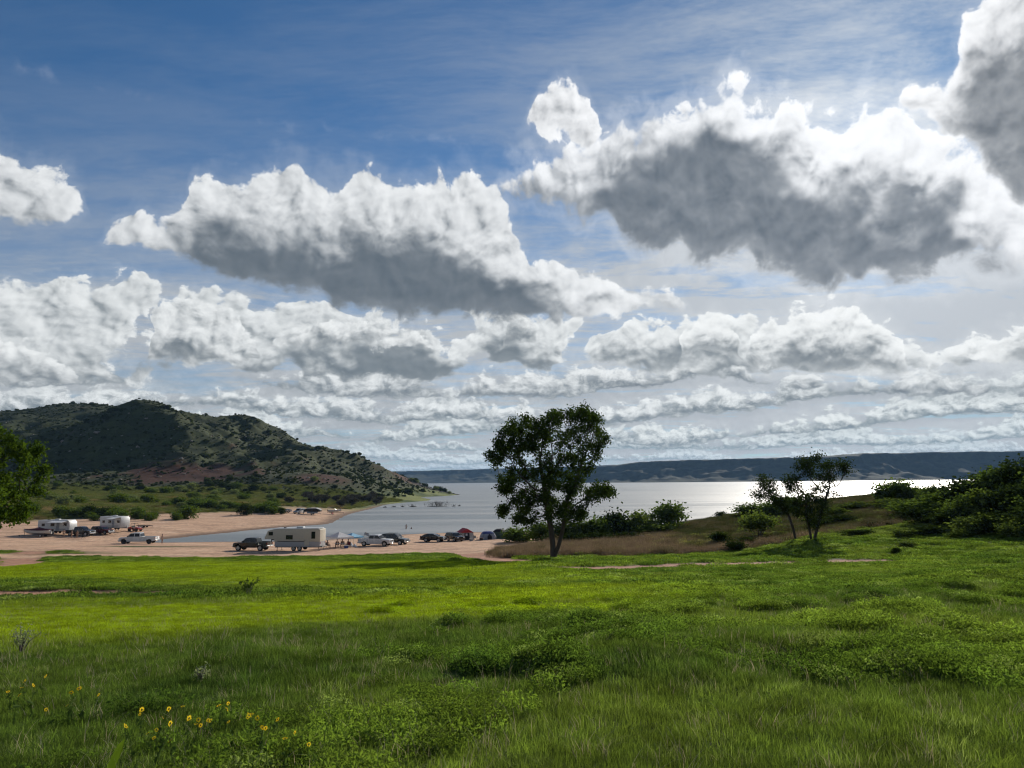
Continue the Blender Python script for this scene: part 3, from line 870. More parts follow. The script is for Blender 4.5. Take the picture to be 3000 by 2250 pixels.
def colonize(attr, start, step=0.32, kill=0.55, infl=3.0, iters=160, gravity=0.0):
    """space colonisation: start is a list of polylines the limbs grow from"""
    nodes, par = [], []
    for poly in start:
        prev = poly.get('parent', -1)
        pts = [np.array(p, float) for p in poly['pts']]
        for a, b_ in zip(pts[:-1], pts[1:]):
            m = max(1, int(np.linalg.norm(b_ - a) / step))
            for i in range(m + (1 if b_ is pts[-1] else 0)):
                nodes.append(a + (b_ - a) * i / m)
                par.append(prev)
                prev = len(nodes) - 1
    nodes = [n for n in nodes]
    live = np.array(attr, float)
    for it in range(iters):
        if len(live) == 0:
            break
        N = np.array(nodes)
        d = np.linalg.norm(live[:, None] - N[None], axis=2)
        near = d.argmin(1)
        dist = d[np.arange(len(live)), near]
        ok = dist < (infl if it > 12 else 1e9)
        if not ok.any():
            break
        acc = {}
        for a_i in np.nonzero(ok)[0]:
            acc.setdefault(near[a_i], []).append(live[a_i])
        new = []
        for ni, lst in acc.items():
            v = np.mean([(q - N[ni]) / (np.linalg.norm(q - N[ni]) + 1e-9) for q in lst], 0)
            v = v + np.random.default_rng(ni + it).normal(size=3) * 0.12
            v[2] -= gravity
            nn = np.linalg.norm(v)
            if nn < 1e-4:
                continue
            p = N[ni] + v / nn * step
            new.append((p, ni))
        if not new:
            break
        for p, ni in new:
            nodes.append(p)
            par.append(ni)
        P = np.array([p for p, _ in new])
        dd = np.linalg.norm(live[:, None] - P[None], axis=2).min(1)
        live = live[dd > kill]
    return np.array(nodes), np.array(par)


def limb_radii(par, tip=0.012, power=2.2):
    n = len(par)
    acc = np.zeros(n)
    for i in range(n - 1, -1, -1):
        if acc[i] == 0:
            acc[i] = tip ** power
        if par[i] >= 0:
            acc[par[i]] += acc[i]
    return acc ** (1 / power)


def build_tree(name, loc, start, attr, leaf_n, leaf_size, spread, lmat, bark, label, cat='tree', group=None, seed=1, tip=0.012, power=2.3, bare=None, step=0.32, kill=0.55, tipdepth=4, elong=1.25):
    rng = np.random.default_rng(seed)
    nodes, par = colonize(attr, start, step=step, kill=kill)
    rad = limb_radii(par, tip, power)
    segs = [(nodes[par[i]], nodes[i], rad[par[i]] if rad[par[i]] < 2.2 * rad[i] else 1.25 * rad[i], rad[i]) for i in range(len(par)) if par[i] >= 0]
    root = empty(name, loc)
    co, q = tubes(segs, 6)
    link('trunk', mesh_np('trunk', co, q, 4, [bark]), root)
    # leaves sit on the outer twigs
    depth = np.zeros(len(par), int)
    for i in range(len(par) - 1, -1, -1):
        if par[i] >= 0:
            depth[par[i]] = max(depth[par[i]], depth[i] + 1)
    tw = np.nonzero((depth <= tipdepth) & (rad < 0.12))[0]
    if bare is not None:
        tw = np.array([t for t in tw if not bare(nodes[t], rng)])
    pick = rng.choice(tw, leaf_n)
    cent = nodes[pick] + rng.normal(size=(leaf_n, 3)) * spread
    co, t = leaf_cards(cent, np.full(leaf_n, leaf_size), rng, elong=elong)
    link('crown', mesh_np('crown', co, t, 3, [lmat], False), root)
    tag(root, label, cat, group)
    return root


def in_poly(px, pz, poly):
    inside = np.zeros(len(px), bool)
    j = len(poly) - 1
    for i in range(len(poly)):
        xi, zi = poly[i]
        xj, zj = poly[j]
        c = ((zi > pz) != (zj > pz)) & (px < (xj - xi) * (pz - zi) / (zj - zi + 1e-12) + xi)
        inside ^= c
        j = i
    return inside


def attractors(poly, n, depth, seed, holes=()):
    rng = np.random.default_rng(seed)
    poly = np.array(poly, float)
    lo, hi = poly.min(0), poly.max(0)
    out = np.zeros((0, 3))
    while len(out) < n:
        q = rng.uniform(lo, hi, (n * 4, 2))
        q = q[in_poly(q[:, 0], q[:, 1], poly)]
        for hx, hz, hr in holes:
            q = q[np.hypot(q[:, 0] - hx, q[:, 1] - hz) > hr]
        xc = 0.5 * (lo[0] + hi[0])
        lim = depth * np.sqrt(np.clip(1 - ((q[:, 0] - xc) / (0.55 * (hi[0] - lo[0]) + 0.01)) ** 2, 0.1, 1))
        y = rng.uniform(-1, 1, len(q)) * lim
        out = np.concatenate([out, np.stack([q[:, 0], y, q[:, 1]], 1)])
    return out[:n]


# the lone cottonwood beside the beach
COTTON = (3.9, 72.4)
S_T = 1.17
poly = [(-2.4, 2.7), (-3.4, 3.0), (-4.6, 3.6), (-4.7, 4.4), (-3.9, 5.0), (-4.7, 6.0), (-4.6, 7.3), (-5.7, 8.6), (-5.7, 9.6), (-4.6, 10.4), (-3.9, 11.6), (-3.0, 12.3), (-1.6, 12.4), (-0.6, 12.7), (0.4, 12.6), (1.3, 13.3),
        (2.2, 12.8), (3.1, 13.0), (4.1, 12.6), (4.5, 11.5), (5.0, 10.5), (4.9, 9.6), (4.3, 8.9), (4.4, 8.0), (3.4, 7.2), (2.3, 6.3), (3.4, 6.5), (5.0, 6.6), (5.8, 5.8), (5.2, 5.3), (3.8, 5.0), (2.4, 5.0), (3.2, 4.3), (2.9, 3.6), (2.0, 2.8), (0.6, 3.4), (-0.8, 3.3)]
poly = [(a * S_T, c * S_T) for a, c in poly]
att = attractors(poly, 900, 4.4, 4, holes=[(-2.3, 10.3, 0.5), (0.6, 12.2, 0.35), (2.5, 9.2, 0.4), (0.9, 6.4, 0.4)])
start = [dict(pts=[(0, 0, -0.3), (0.02, 0, 1.4), (-0.1, 0, 2.8), (-0.45, 0.1, 4.9), (-0.75, 0.1, 7.0)]),
         dict(pts=[(0.08, -0.05, 0.1), (0.55, -0.2, 1.3), (0.95, -0.2, 2.6), (1.25, -0.2, 4.2), (1.5, 0, 5.8)], parent=1)]
build_tree('cottonwood_tree', (COTTON[0], COTTON[1], ground_z(*COTTON) - 0.05), start, att, 43000, 0.175, 0.26, LEAF_COTTON, BARK, 'tall dark cottonwood with forked trunk standing alone at the meadow edge', seed=3, tip=0.02, power=1.95, tipdepth=5)

# thin, half-dead pair of trees on the headland
att = attractors([(-1.0, 3.2), (-3.0, 4.4), (-4.2, 6.0), (-3.4, 6.6), (-3.3, 8.2), (-2.2, 8.0), (-1.8, 6.6), (-1.2, 5.6), (0.2, 4.6)], 80, 1.4, 8)
th1 = build_tree('sparse_tree', (31.5, 81.4, ground_z(31.5, 81.4) - 0.05), [dict(pts=[(0.2, 0, -0.2), (0, 0, 1.4), (-0.4, 0, 3.0), (-1.3, 0, 4.2), (-2.2, 0, 5.6)])], att, 3200, 0.16, 0.30, LEAF_DARK, BARK,
                 'thin leaning tree with sparse dark leaves bending towards the lake', seed=5, tip=0.03, power=2.05, kill=0.6, bare=lambda p, r: r.random() < 0.25, tipdepth=3)
att = attractors([(-1.4, 3.0), (-2.0, 5.0), (-2.4, 7.4), (-1.2, 7.6), (-0.7, 9.2), (0.8, 10.0), (1.2, 8.2), (1.9, 7.6), (2.0, 9.5), (2.8, 9.8), (2.8, 7.8), (3.6, 9.4), (4.3, 9.0), (4.2, 7.0), (2.9, 4.6), (1.2, 2.4), (0.4, 1.6)], 200, 2.0, 12,
                 holes=[(0.2, 6.2, 0.7), (2.4, 6.6, 0.5), (1.4, 8.6, 0.5)])
build_tree('sparse_tree', (33.0, 80.4, ground_z(33.0, 80.4) - 0.05), [dict(pts=[(0.05, 0, -0.2), (-0.1, 0, 1.2), (-0.3, 0, 3.0), (-0.2, 0, 5.0)]), dict(pts=[(0.4, 0.1, 0.1), (0.9, 0.1, 2.0), (1.7, 0.1, 4.4), (2.3, 0.1, 6.0)], parent=0)], att, 9500, 0.16, 0.31, LEAF_DARK, BARK,
           'half-dead tree with several upright limbs and bare twigs on the headland', seed=6, tip=0.026, power=2.05, kill=0.55, bare=lambda p, r: r.random() < 0.18, tipdepth=3)

for o in list(COL.objects):
    if o.name.startswith('sparse_tree'):
        o.scale = (1.08, 1.05, 0.96)

# leafy tree leaning into the picture on the left
att = attractors([(-6, 3.6), (0, 3.0), (4, 3.6), (6.6, 4.6), (7.0, 6.2), (7.9, 8.6), (8.1, 10.2), (6.6, 11.4), (5.0, 12.2), (2, 13.0), (-2, 13.2), (-6, 11.5), (-7.5, 8), (-7, 5)], 460, 6.0, 14)
build_tree('leafy_tree', (-48.3, 60.0, ground_z(-48.3, 60) - 0.75), [dict(pts=[(0, 0, -0.2), (0.2, 0, 2.0), (0.5, 0, 4.0)])], att, 24000, 0.24, 0.30, LEAF_LUSH, BARK, 'lush bright green tree beside the grassy meadow, lit from the lake side', seed=9, tip=0.018, power=2.1, step=0.4, kill=0.7)


# ------------------------------------------------------------------ shrubs
def shrub_mesh(name, seed, lmat, bark, n=1500, leaf=0.10, clumps=26, shape='round', stems=6, fuzz=0.16):
    """unit shrub: about 1 wide (x, y in -0.5..0.5) and 1 high"""
    rng = np.random.default_rng(seed)
    u = rng.normal(size=(clumps, 3))
    u /= np.linalg.norm(u, axis=1, keepdims=True)
    r = rng.uniform(0.45, 1.0, clumps) ** 0.6
    c = u * r[:, None] * np.array([0.42, 0.42, 0.42]) + np.array([0, 0, 0.52])
    if shape == 'cone':
        h = rng.uniform(0.08, 0.95, clumps)
        a = rng.uniform(0, 2 * np.pi, clumps)
        rr = 0.42 * (1.02 - h) * rng.uniform(0.5, 1, clumps)
        c = np.stack([rr * np.cos(a), rr * np.sin(a), h], 1)
    if shape == 'vase':
        c[:, 2] = 0.35 + 0.6 * np.abs(c[:, 2] - 0.1)
        c[:, :2] *= (0.4 + 0.8 * c[:, 2:3])
    c[:, 2] = np.maximum(c[:, 2], 0.10)
    w = rng.uniform(0.5, 1.5, clumps)
    pick = rng.choice(clumps, n, p=w / w.sum())
    cr = rng.uniform(0.6, 1.3, clumps) * fuzz
    cent = c[pick] + rng.normal(size=(n, 3)) * cr[pick][:, None] * np.array([1, 1, 0.75])
    cent[:, 2] = np.abs(cent[:, 2]) + 0.01
    co, t = leaf_cards(cent, np.full(n, leaf), rng)
    lm = mesh_np(name + '_leaves', co, t, 3, [lmat], False)
    segs = []
    for i in range(stems):
        e = c[rng.integers(clumps)]
        m1 = np.array([e[0] * 0.4, e[1] * 0.4, e[2] * 0.45]) + rng.normal(size=3) * 0.03
        b0 = np.array([rng.normal() * 0.03, rng.normal() * 0.03, -0.03])
        segs += [(b0, m1, 0.018, 0.012), (m1, e, 0.012, 0.004)]
    co, q = tubes(segs, 4)
    sm = mesh_np(name + '_stems', co, q, 4, [bark])
    return lm, sm


PROTO = {
    'a': [shrub_mesh('shrub_a%d' % i, 20 + i, LEAF_MID, BARK, 1700, 0.085, 24) for i in range(3)],
    'b': [shrub_mesh('shrub_b%d' % i, 30 + i, LEAF_DARK, BARK, 1800, 0.080, 26) for i in range(3)],
    'c': [shrub_mesh('shrub_c%d' % i, 40 + i, LEAF_OLIVE, BARK, 1600, 0.085, 22) for i in range(3)],
    'd': [shrub_mesh('shrub_d0', 50, LEAF_OLIVE, BARK_GREY, 1300, 0.075, 20, 'vase', 12)],
    's': [shrub_mesh('shrub_s%d' % i, 60 + i, LEAF_SAGE, BARK_GREY, 1200, 0.085, 20) for i in range(2)],
    'j': [shrub_mesh('shrub_j%d' % i, 70 + i, LEAF_DARK, BARK, 1300, 0.075, 26, 'cone', 3, 0.09) for i in range(2)],
    'g': [shrub_mesh('shrub_g%d' % i, 80 + i, TWIG_GREY, BARK_GREY, 700, 0.085, 24, 'vase', 16, 0.10) for i in range(2)],
    'n': [shrub_mesh('shrub_n%d' % i, 90 + i, LEAF_DARK, BARK, 4200, 0.060, 34) for i in range(2)] + [shrub_mesh('shrub_n2', 93, LEAF_MID, BARK, 4200, 0.060, 34)],
}
_cnt = {}


def shrub(kind, x, y, w, h, label, group, name='shrub', rz=None, cat='shrub', sink=0.04):
    i = _cnt[kind] = _cnt.get(kind, 0) + 1
    lm, sm = PROTO[kind][i % len(PROTO[kind])]
    o = empty(name, (x, y, ground_z(x, y) - sink * h), rz if rz is not None else random.uniform(0, 6.28))
    o.scale = (w, w * random.uniform(0.85, 1.1), h)
    link('foliage', lm, o)
    link('stem', sm, o)
    return tag(o, label, cat, group)


def zone(x, y):
    if y > 118 and x < 36:
        return ('shrub in the thicket between the cottonwood and the water', 'shrubs behind the dry grass')
    if y > 108 and x < 20:
        return ('shrub at the edge of the dry grass flat', 'low shrubs in the dry grass')
    if x > 44 and y < 106:
        return ('shrub crowded in the thicket on the rise right of the meadow', 'thicket on the rise')
    if x > 56:
        return ('shrub on the crest of the headland against the bright water', 'shrubs on the headland crest')
    if y > 104:
        return ('shrub on the brow of the headland above the lake', 'shrubs on the headland brow')
    return ('shrub in the tawny grass below the half-dead trees', 'low shrubs below the sparse trees')


SHRUBS = [(0.89, 128, 3.71, 5, 'a'), (4.85, 124, 4.71, 4, 'a'), (9.08, 122, 5.17, 4.8, 'b'), (11.76, 120, 4.87, 3.9, 'b'), (14.17, 122, 5.66, 4, 'a'), (17.21, 124, 6.39, 5, 'b'), (19.64, 126, 5.24, 3.7, 'a'), (22.56, 124, 6.73, 5, 'c'), (23.14, 120, 4.76, 4.7, 'c'), (27.33, 126, 7.56, 4.8, 'a'), (17.61, 112, 3.88, 3.7, 'b'), (13.67, 112, 3.91, 3.7, 'b'), (9.2, 110, 3.96, 4.3, 'b'), (40.55, 140, 5.63, 2.2, 'b'), (41.24, 135, 5.24, 2.6, 'a'), (38.14, 138, 4.43, 1.8, 'b'), (42.57, 130, 7.44, 4.2, 'a'), (46.44, 122, 8.66, 4.8, 'a'), (32.16, 95, 7.81, 4.3, 'd'), (26.23, 92, 5.21, 2, 'b'), (24.45, 80, 5.18, 1.9, 'b'), (28.06, 86, 5.08, 1.7, 'b'), (42.55, 120, 7.99, 3.1, 'a'), (54.09, 112, 8.2, 5.1, 'c'), (57.05, 108, 8.8, 4.9, 'c'), (47.94, 108, 7.6, 3.5, 'c'), (44.66, 98, 6.9, 3.8, 'c'), (40.69, 96, 6.9, 2.5, 'b'), (44.53, 88, 6.4, 2.9, 'b'), (38.12, 80, 5.9, 2.4, 'b'), (60.66, 118, 10.87, 2.6, 'a'), (61.9, 116, 11.24, 3.8, 'a'), (64.08, 116, 10.48, 3.5, 'a'), (64.35, 112, 10.1, 2.2, 'a'), (63.48, 108, 10.5, 2.8, 'a'), (52.74, 92, 9.02, 5.4, 'a'), (53.16, 96, 8.8, 3.8, 'a'), (55.8, 92, 10.04, 5.4, 'a'), (56.33, 88, 11.44, 5.7, 'n'), (57.38, 86, 12.54, 5.6, 'n'), (58.82, 84, 13.04, 6, 'n'), (61, 84, 13.12, 6, 'n'), (50.03, 80, 9.87, 4.6, 'n'), (51.33, 78, 10.4, 4.6, 'c'), (52.49, 76, 10.66, 5, 'n'), (52.97, 74, 10.34, 4.3, 'c'), (48.58, 84, 8.4, 4.2, 'c'), (47.59, 78, 8.1, 4.1, 'b'), (46.23, 72, 8.25, 3.3, 'c'), (47.19, 70, 8.33, 3.7, 'n'), (47.76, 68, 8.2, 3.5, 'c'), (43.12, 74, 7.0, 3.4, 'b'), (43.21, 70, 6.9, 1.8, 'c'), (45.65, 66, 7.7, 2.2, 'c'), (40.44, 74, 6.4, 2.4, 'b'), (32.61, 62, 5.95, 0.7, 'b'), (35.8, 66, 6.2, 1.3, 'c'), (59.57, 80, 12.33, 6.3, 'n'), (56.96, 74, 11.82, 6.8, 'n'), (49.24, 66, 9.33, 5.2, 'n'), (53.5, 70, 10.2, 5.5, 'n'), (56.5, 66, 10.6, 5.5, 'n'), (64, 92, 12.6, 6, 'n'), (61, 76, 12.6, 6.5, 'n'), (65, 82, 13.4, 7, 'n')]
for x, y, zt, w, kd in SHRUBS:
    h = max(0.5, zt - ground_z(x, y))
    lab, grp = zone(x, y)
    if kd == 'c' and x > 44 and y < 106:
        kd = 'b' if int(x * 10) % 3 else 'c'
    look = ('squat' if h < 0.7 * w else 'tall') + (' broad ' if w > 4.4 else ' ' if w > 2.6 else ' narrow ') + ({'a': 'leafy ', 'b': 'blackish ', 'c': 'olive-tinged ', 'd': 'vase-shaped ', 'n': 'dense '}[kd])
    shrub(kd, x, y, w * 1.12, h * 1.02, look + lab, grp)

# brush on the plain between the beach and the hill
rng = np.random.default_rng(21)


def rows(n, x0, x1, yfun, spread, kinds, wr, hr, label, group, keep=None, name='shrub'):
    for i in range(n):
        x = rng.uniform(x0, x1)
        y = yfun(x) + rng.normal() * spread
        if keep is not None and not keep(x, y):
            continue
        kd = kinds[rng.integers(len(kinds))]
        w = rng.uniform(*wr)
        f = (w - wr[0]) / (wr[1] - wr[0])
        look = ('small', 'middling', 'large')[min(2, int(f * 3))] + ' ' + {'a': 'mid-green', 'b': 'dark green', 'c': 'olive green', 's': 'grey-green', 'g': 'bare grey', 'j': 'cone-shaped dark'}[kd]
        shrub(kd, x, y, w, w * rng.uniform(*hr), look + ' ' + label, group, name)


rows(46, -185, -95, lambda x: 218 - 0.18 * (x + 140), 4.0, 'aaab', (2.6, 4.6), (0.6, 0.85), 'bush in the hedge-like row just above the left beach', 'row of bushes above the left beach')
rows(30, -130, -78, lambda x: 262 - 0.5 * (x + 100), 9.0, 'aab', (2.6, 5.2), (0.6, 0.85), 'bush in the belt of brush behind the far sand spit', 'brush behind the sand spit')
rows(42, -260, -95, lambda x: 300 + rng.uniform(-40, 60), 12.0, 'ssca', (3.0, 5.6), (0.55, 0.8), 'rounded bush scattered on the plain below the hill', 'bushes scattered on the plain')
rows(40, -320, -110, lambda x: 385 + rng.uniform(-25, 45), 10.0, 'sscab', (3.4, 6.4), (0.5, 0.75), 'bush at the foot of the rugged hill', 'bushes at the foot of the hill')
rows(26, -104, -70, lambda x: 345 + rng.uniform(-40, 60), 8.0, 'g', (4.5, 7.0), (0.6, 0.85), 'leafless brush standing by the inlet shore', 'grey leafless brush by the inlet', keep=lambda x, y: ground_z(x, y) > 0.3)
rows(16, -92, -52, lambda x: 634, 5.0, 'sjb', (3.0, 5.5), (0.6, 0.9), 'bush on the low rocky point of the hill', 'bushes on the rocky point', keep=lambda x, y: ground_z(x, y) > 1.0)
shrub('b', -126, 214.0, 4.2, 3.6, 'round dark bush standing by itself in the tawny grass of the plain', None)
shrub('b', -168, 213.0, 4.4, 4.6, 'taller dark bush beside the leafy tree on the plain', None)
shrub('j', -688 + 10, 948, 9, 8, 'tiny lone juniper on the skyline of the back hill', None, name='juniper', cat='tree')


# ------------------------------------------------------------------ scattered cover (too much to count)
def scatter(name, protos, pts, rotz, scl, pick, colr, label, cat):
    """points carrying rotation, scale and colour; geometry nodes set a plant on each"""
    pc = bpy.data.collections.new(name + '_kit')
    for i, (nm, me) in enumerate(protos):
        o = bpy.data.objects.new('%s_%02d' % (nm, i), me)
        pc.objects.link(o)
    n = len(pts)
    me = bpy.data.meshes.new(name)
    me.vertices.add(n)
    me.vertices.foreach_set('co', np.asarray(pts, np.float32).ravel())

    def attr(nm, ty, val, fld):
        a = me.attributes.new(nm, ty, 'POINT')
        a.data.foreach_set(fld, np.asarray(val).ravel())
    rot = np.zeros((n, 3), np.float32)
    rot[:, 2] = rotz
    attr('rot', 'FLOAT_VECTOR', rot, 'vector')
    attr('scl', 'FLOAT_VECTOR', np.asarray(scl, np.float32), 'vector')
    attr('pick', 'INT', np.asarray(pick, np.int32), 'value')
    c4 = np.ones((n, 4), np.float32)
    c4[:, :3] = colr
    attr('gcol', 'FLOAT_COLOR', c4, 'color')
    ng = bpy.data.node_groups.new(name, 'GeometryNodeTree')
    ng.interface.new_socket('Geometry', in_out='INPUT', socket_type='NodeSocketGeometry')
    ng.interface.new_socket('Geometry', in_out='OUTPUT', socket_type='NodeSocketGeometry')
    k = NT(ng)
    gi, go = k.n('NodeGroupInput'), k.n('NodeGroupOutput')
    ci = k.n('GeometryNodeCollectionInfo', transform_space='ORIGINAL')
    ci.inputs['Collection'].default_value = pc
    ci.inputs['Separate Children'].default_value = True
    ci.inputs['Reset Children'].default_value = True

    def named(nm, ty):
        a = k.n('GeometryNodeInputNamedAttribute', data_type=ty)
        a.inputs['Name'].default_value = nm
        return a.outputs['Attribute']
    ip = k.n('GeometryNodeInstanceOnPoints')
    k.put(ip.inputs['Points'], gi.outputs[0])
    k.put(ip.inputs['Instance'], ci.outputs[0])
    ip.inputs['Pick Instance'].default_value = True
    k.put(ip.inputs['Instance Index'], named('pick', 'INT'))
    k.put(ip.inputs['Rotation'], named('rot', 'FLOAT_VECTOR'))
    k.put(ip.inputs['Scale'], named('scl', 'FLOAT_VECTOR'))
    k.put(go.inputs[0], ip.outputs[0])
    o = link(name, me)
    md = o.modifiers.new('scatter', 'NODES')
    md.node_group = ng
    return tag(o, label, cat, kind='stuff')


GRASS_MAT = leaf_mat('grass_blade', None, None, 0.45, inst=True)
DRY_MAT = leaf_mat('dry_grass_blade', None, None, 0.35, inst=True, tmul=(1.15, 1.0, 0.85))


def blades(name, seed, n, rad, h0, h1, w, lean, segs=3, mat=GRASS_MAT, curl=1.0):
    rng = np.random.default_rng(seed)
    a, r = rng.uniform(0, 2 * np.pi, n), rad * np.sqrt(rng.uniform(0, 1, n))
    base = np.stack([r * np.cos(a), r * np.sin(a), np.full(n, -0.02)], 1)
    h = rng.uniform(h0, h1, n)
    th = rng.uniform(0, 2 * np.pi, n)
    ln = rng.uniform(0.1, 1.0, n) * lean
    dirx, diry = np.cos(th), np.sin(th)
    ph = th + np.pi / 2 + rng.normal(size=n) * 0.5
    co = []
    for s in range(segs + 1):
        f = s / segs
        off = ln * h * f ** (1 + curl)
        zz = h * (f - 0.35 * ln * f * f)
        p = base + np.stack([dirx * off, diry * off, zz], 1)
        ww = (w * rng.uniform(0.7, 1.3, n) * (1 - f ** 1.5) * 0.5)[:, None]
        side = np.stack([np.cos(ph), np.sin(ph), np.zeros(n)], 1)
        if s == segs:
            co.append(p)
        else:
            co += [p - side * ww, p + side * ww]
    m = len(co)
    C = np.stack(co, 1).reshape(-1, 3)
    tri = []
    for s in range(segs - 1):
        o = 2 * s
        tri += [(o, o + 1, o + 3), (o, o + 3, o + 2)]
    o = 2 * (segs - 1)
    tri.append((o, o + 1, o + 2))
    T = (np.array(tri)[None] + (np.arange(n) * m)[:, None, None]).reshape(-1, 3)
    return mesh_np(name, C, T, 3, [mat], False)


def weed_mesh(name, seed, n, rad, h, leaf):
    rng = np.random.default_rng(seed)
    a, r = rng.uniform(0, 6.28, n), rad * np.sqrt(rng.uniform(0, 1, n))
    z = h * rng.uniform(0.15, 1.0, n) * (1 - 0.5 * (r / rad) ** 2)
    co, t = leaf_cards(np.stack([r * np.cos(a), r * np.sin(a), z], 1), np.full(n, leaf), rng, elong=2.0)
    return mesh_np(name, co, t, 3, [GRASS_MAT], False)


GP = [('grass_tuft', blades('grass_tuft', s, 95, 0.15, 0.03, 0.09, 0.005, 1.1)) for s in (1, 2, 3)]
GP += [('long_grass', blades('long_grass', s, 70, 0.15, 0.055, 0.135, 0.0045, 1.2)) for s in (4, 5)]
GP += [('broad_weed', weed_mesh('broad_weed', s, 300, 0.18, 0.13, 0.0135)) for s in (6, 7)]
GP += [('dry_stalk', blades('dry_stalk', 8, 9, 0.14, 0.10, 0.26, 0.004, 1.0, 3, DRY_MAT))]
GP += [('meadow_patch', blades('meadow_patch', s, 170, 0.42, 0.05, 0.17, 0.018, 0.9, 2)) for s in (9, 10)]
GP += [('meadow_weed', weed_mesh('meadow_weed', 11, 300, 0.46, 0.16, 0.042))]
# collection info sorts by object name, so the pick index follows the sorted names
order = sorted(range(len(GP)), key=lambda i: '%s_%02d' % (GP[i][0], i))
rank = {i: r for r, i in enumerate(order)}


def col_grass(x, y, rng):
    n = len(x)
    c = np.tile(np.array([0.100, 0.150, 0.034]), (n, 1))
    v = fbm(x / 7, y / 7, 4)
    v2 = fbm(x / 2.2 + 9, y / 2.2, 3)
    c = c + (np.array([0.150, 0.195, 0.042]) - c) * sstep(-0.3, 0.4, v)[:, None]
    c = c + (np.array([0.060, 0.105, 0.030]) - c) * (sstep(0.1, 0.5, v2) * 0.7)[:, None]
    bm = bright_mask(x, y)
    c = c + (np.array([0.300, 0.370, 0.016]) - c) * (bm * 0.9)[:, None]
    dm = dry_mask(x, y, 0) * (1 - bm)
    c = c + (np.array([0.23, 0.175, 0.115]) - c) * (np.clip(dm * 1.1, 0, 1) * rng.uniform(0.7, 1.0, n))[:, None]
    v3 = fbm(x / 0.9 + 5, y / 0.9, 3, 0.6)
    c = c * (1.15 + 0.55 * v3 + 0.25 * v)[:, None]
    c = c * rng.uniform(0.72, 1.28, n)[:, None]
    pale = rng.uniform(0, 1, n) < 0.07  # random clumps mixed paler, painting glints onto the blades
    c[pale] = c[pale] * 0.5 + np.array([0.17, 0.19, 0.09])
    return c


def cover(n, y0, y1, rng, half=0.92, pad=2.0):
    u = rng.uniform(0, 1, n)
    y = np.sqrt(y0 ** 2 + u * (y1 ** 2 - y0 ** 2))
    x = rng.uniform(-1, 1, n) * (half * y + pad)
    return x, y


rng = np.random.default_rng(99)
allp, allr, alls, allk, allc = [], [], [], [], []
for n, y0, y1, sc, mode in ((17000, 3.6, 9.5, 1.0, 0), (32000, 9.5, 20, 1.2, 0), (26000, 20, 42, 0.9, 1), (38000, 42, 112, 1.4, 1)):
    x, y = cover(n, y0, y1, rng)
    z = height(x, y)
    sm = np.maximum(sand_mask(x, y, z), track_mask(x, y))
    keep = (rng.uniform(0, 1, n) > sm * 1.15) & (sm < 0.35)
    if y0 > 15:
        keep &= (track_mask(x, y + 0.6) < 0.5) & (track_mask(x, y + 1.2) < 0.6) & (dist_line(x, y, TRACK_B) > 2.6)
    keep &= ~((y > 96) & (x < -8) & (sm > 0.25))
    x, y, z = x[keep], y[keep], z[keep]
    n = len(x)
    v = fbm(x / 3.5 + 20, y / 3.5, 3)
    wd = rng.uniform(0, 1, n)
    if mode == 0:
        weedy = (v > 0.0) & (wd < 0.06 + 0.72 * sstep(0.0, 0.45, v)) & (x > -1.0 + 0.06 * y + 1.2 * rng.normal(size=n))
        tus = tussock(x, y)
        weedy = weedy | ((tus > 0.03) & (wd < 0.75))
        longg = (v < -0.12) & (wd < 0.4) & (tus < 0.03)
        dry = wd > 0.955
        kk = rng.integers(0, 3, n)
        kk = np.where(longg, 3 + rng.integers(0, 2, n), kk)
        kk = np.where(weedy, 5 + rng.integers(0, 2, n), kk)
        kk = np.where(dry, 7, kk)
    else:
        kk = np.where((wd < 0.12 + 0.4 * sstep(0.0, 0.35, v)) & (bright_mask(x, y) < 0.3), 10, 8 + rng.integers(0, 2, n))
    c = col_grass(x, y, rng)
    c[kk == 7] = np.array([0.40, 0.37, 0.25])
    c[np.isin(kk, (5, 6, 10))] *= np.array([0.95, 1.0, 0.9])
    s = sc * rng.uniform(0.7, 1.35, n)
    hs = s * rng.uniform(0.75, 1.3, n) * (1 - 0.45 * bright_mask(x, y)) * np.where(mode == 0, 1.0, 0.85)
    dm = dry_mask(x, y, z)
    hs = hs * (1 + 1.5 * dm)
    allp.append(np.stack([x, y, z], 1))
    allr.append(rng.uniform(0, 6.28, n))
    alls.append(np.stack([s, s, hs], 1))
    allk.append(np.array([rank[int(q)] for q in kk]))
    allc.append(c)
scatter('meadow_grass', GP, np.concatenate(allp), np.concatenate(allr), np.concatenate(alls), np.concatenate(allk), np.concatenate(allc),
        'thick green meadow grass and weeds sloping down to the beach', 'grass')

# tall tawny grass on the flat and the headland
DP = [('tawny_grass', blades('tawny_grass', s, 120, 0.55, 0.45, 1.05, 0.020, 0.55, 2, DRY_MAT)) for s in (21, 22, 23)]
n = 36000
x = rng.uniform(-9, 75, n)
y = rng.uniform(78, 176, n)
z = height(x, y)
dmk = dry_mask(x, y, z)
head = sstep(17, 29, x + 4 * fbm(x / 8, y / 8, 3)) * sstep(82, 92, y)
keep = (np.maximum(dmk, head * 0.75) > rng.uniform(0.15, 0.85, n)) & (z > 0.35) & (sand_mask(x, y, z) < 0.3) & (np.abs(x) < 0.95 * y)
x, y, z, dmk, head = x[keep], y[keep], z[keep], dmk[keep], head[keep]
n = len(x)
v = fbm(x / 5, y / 5, 4, 0.6)
TAW, GRN = np.array([0.21, 0.17, 0.118]), np.array([0.074, 0.092, 0.032])
g = np.clip(head * 0.85 + 0.55 * sstep(0.0, 0.4, v) - 0.35 * sstep(0.05, -0.4, v), 0, 1)
c = TAW + (GRN - TAW) * g[:, None]
c *= rng.uniform(0.65, 1.25, n)[:, None]
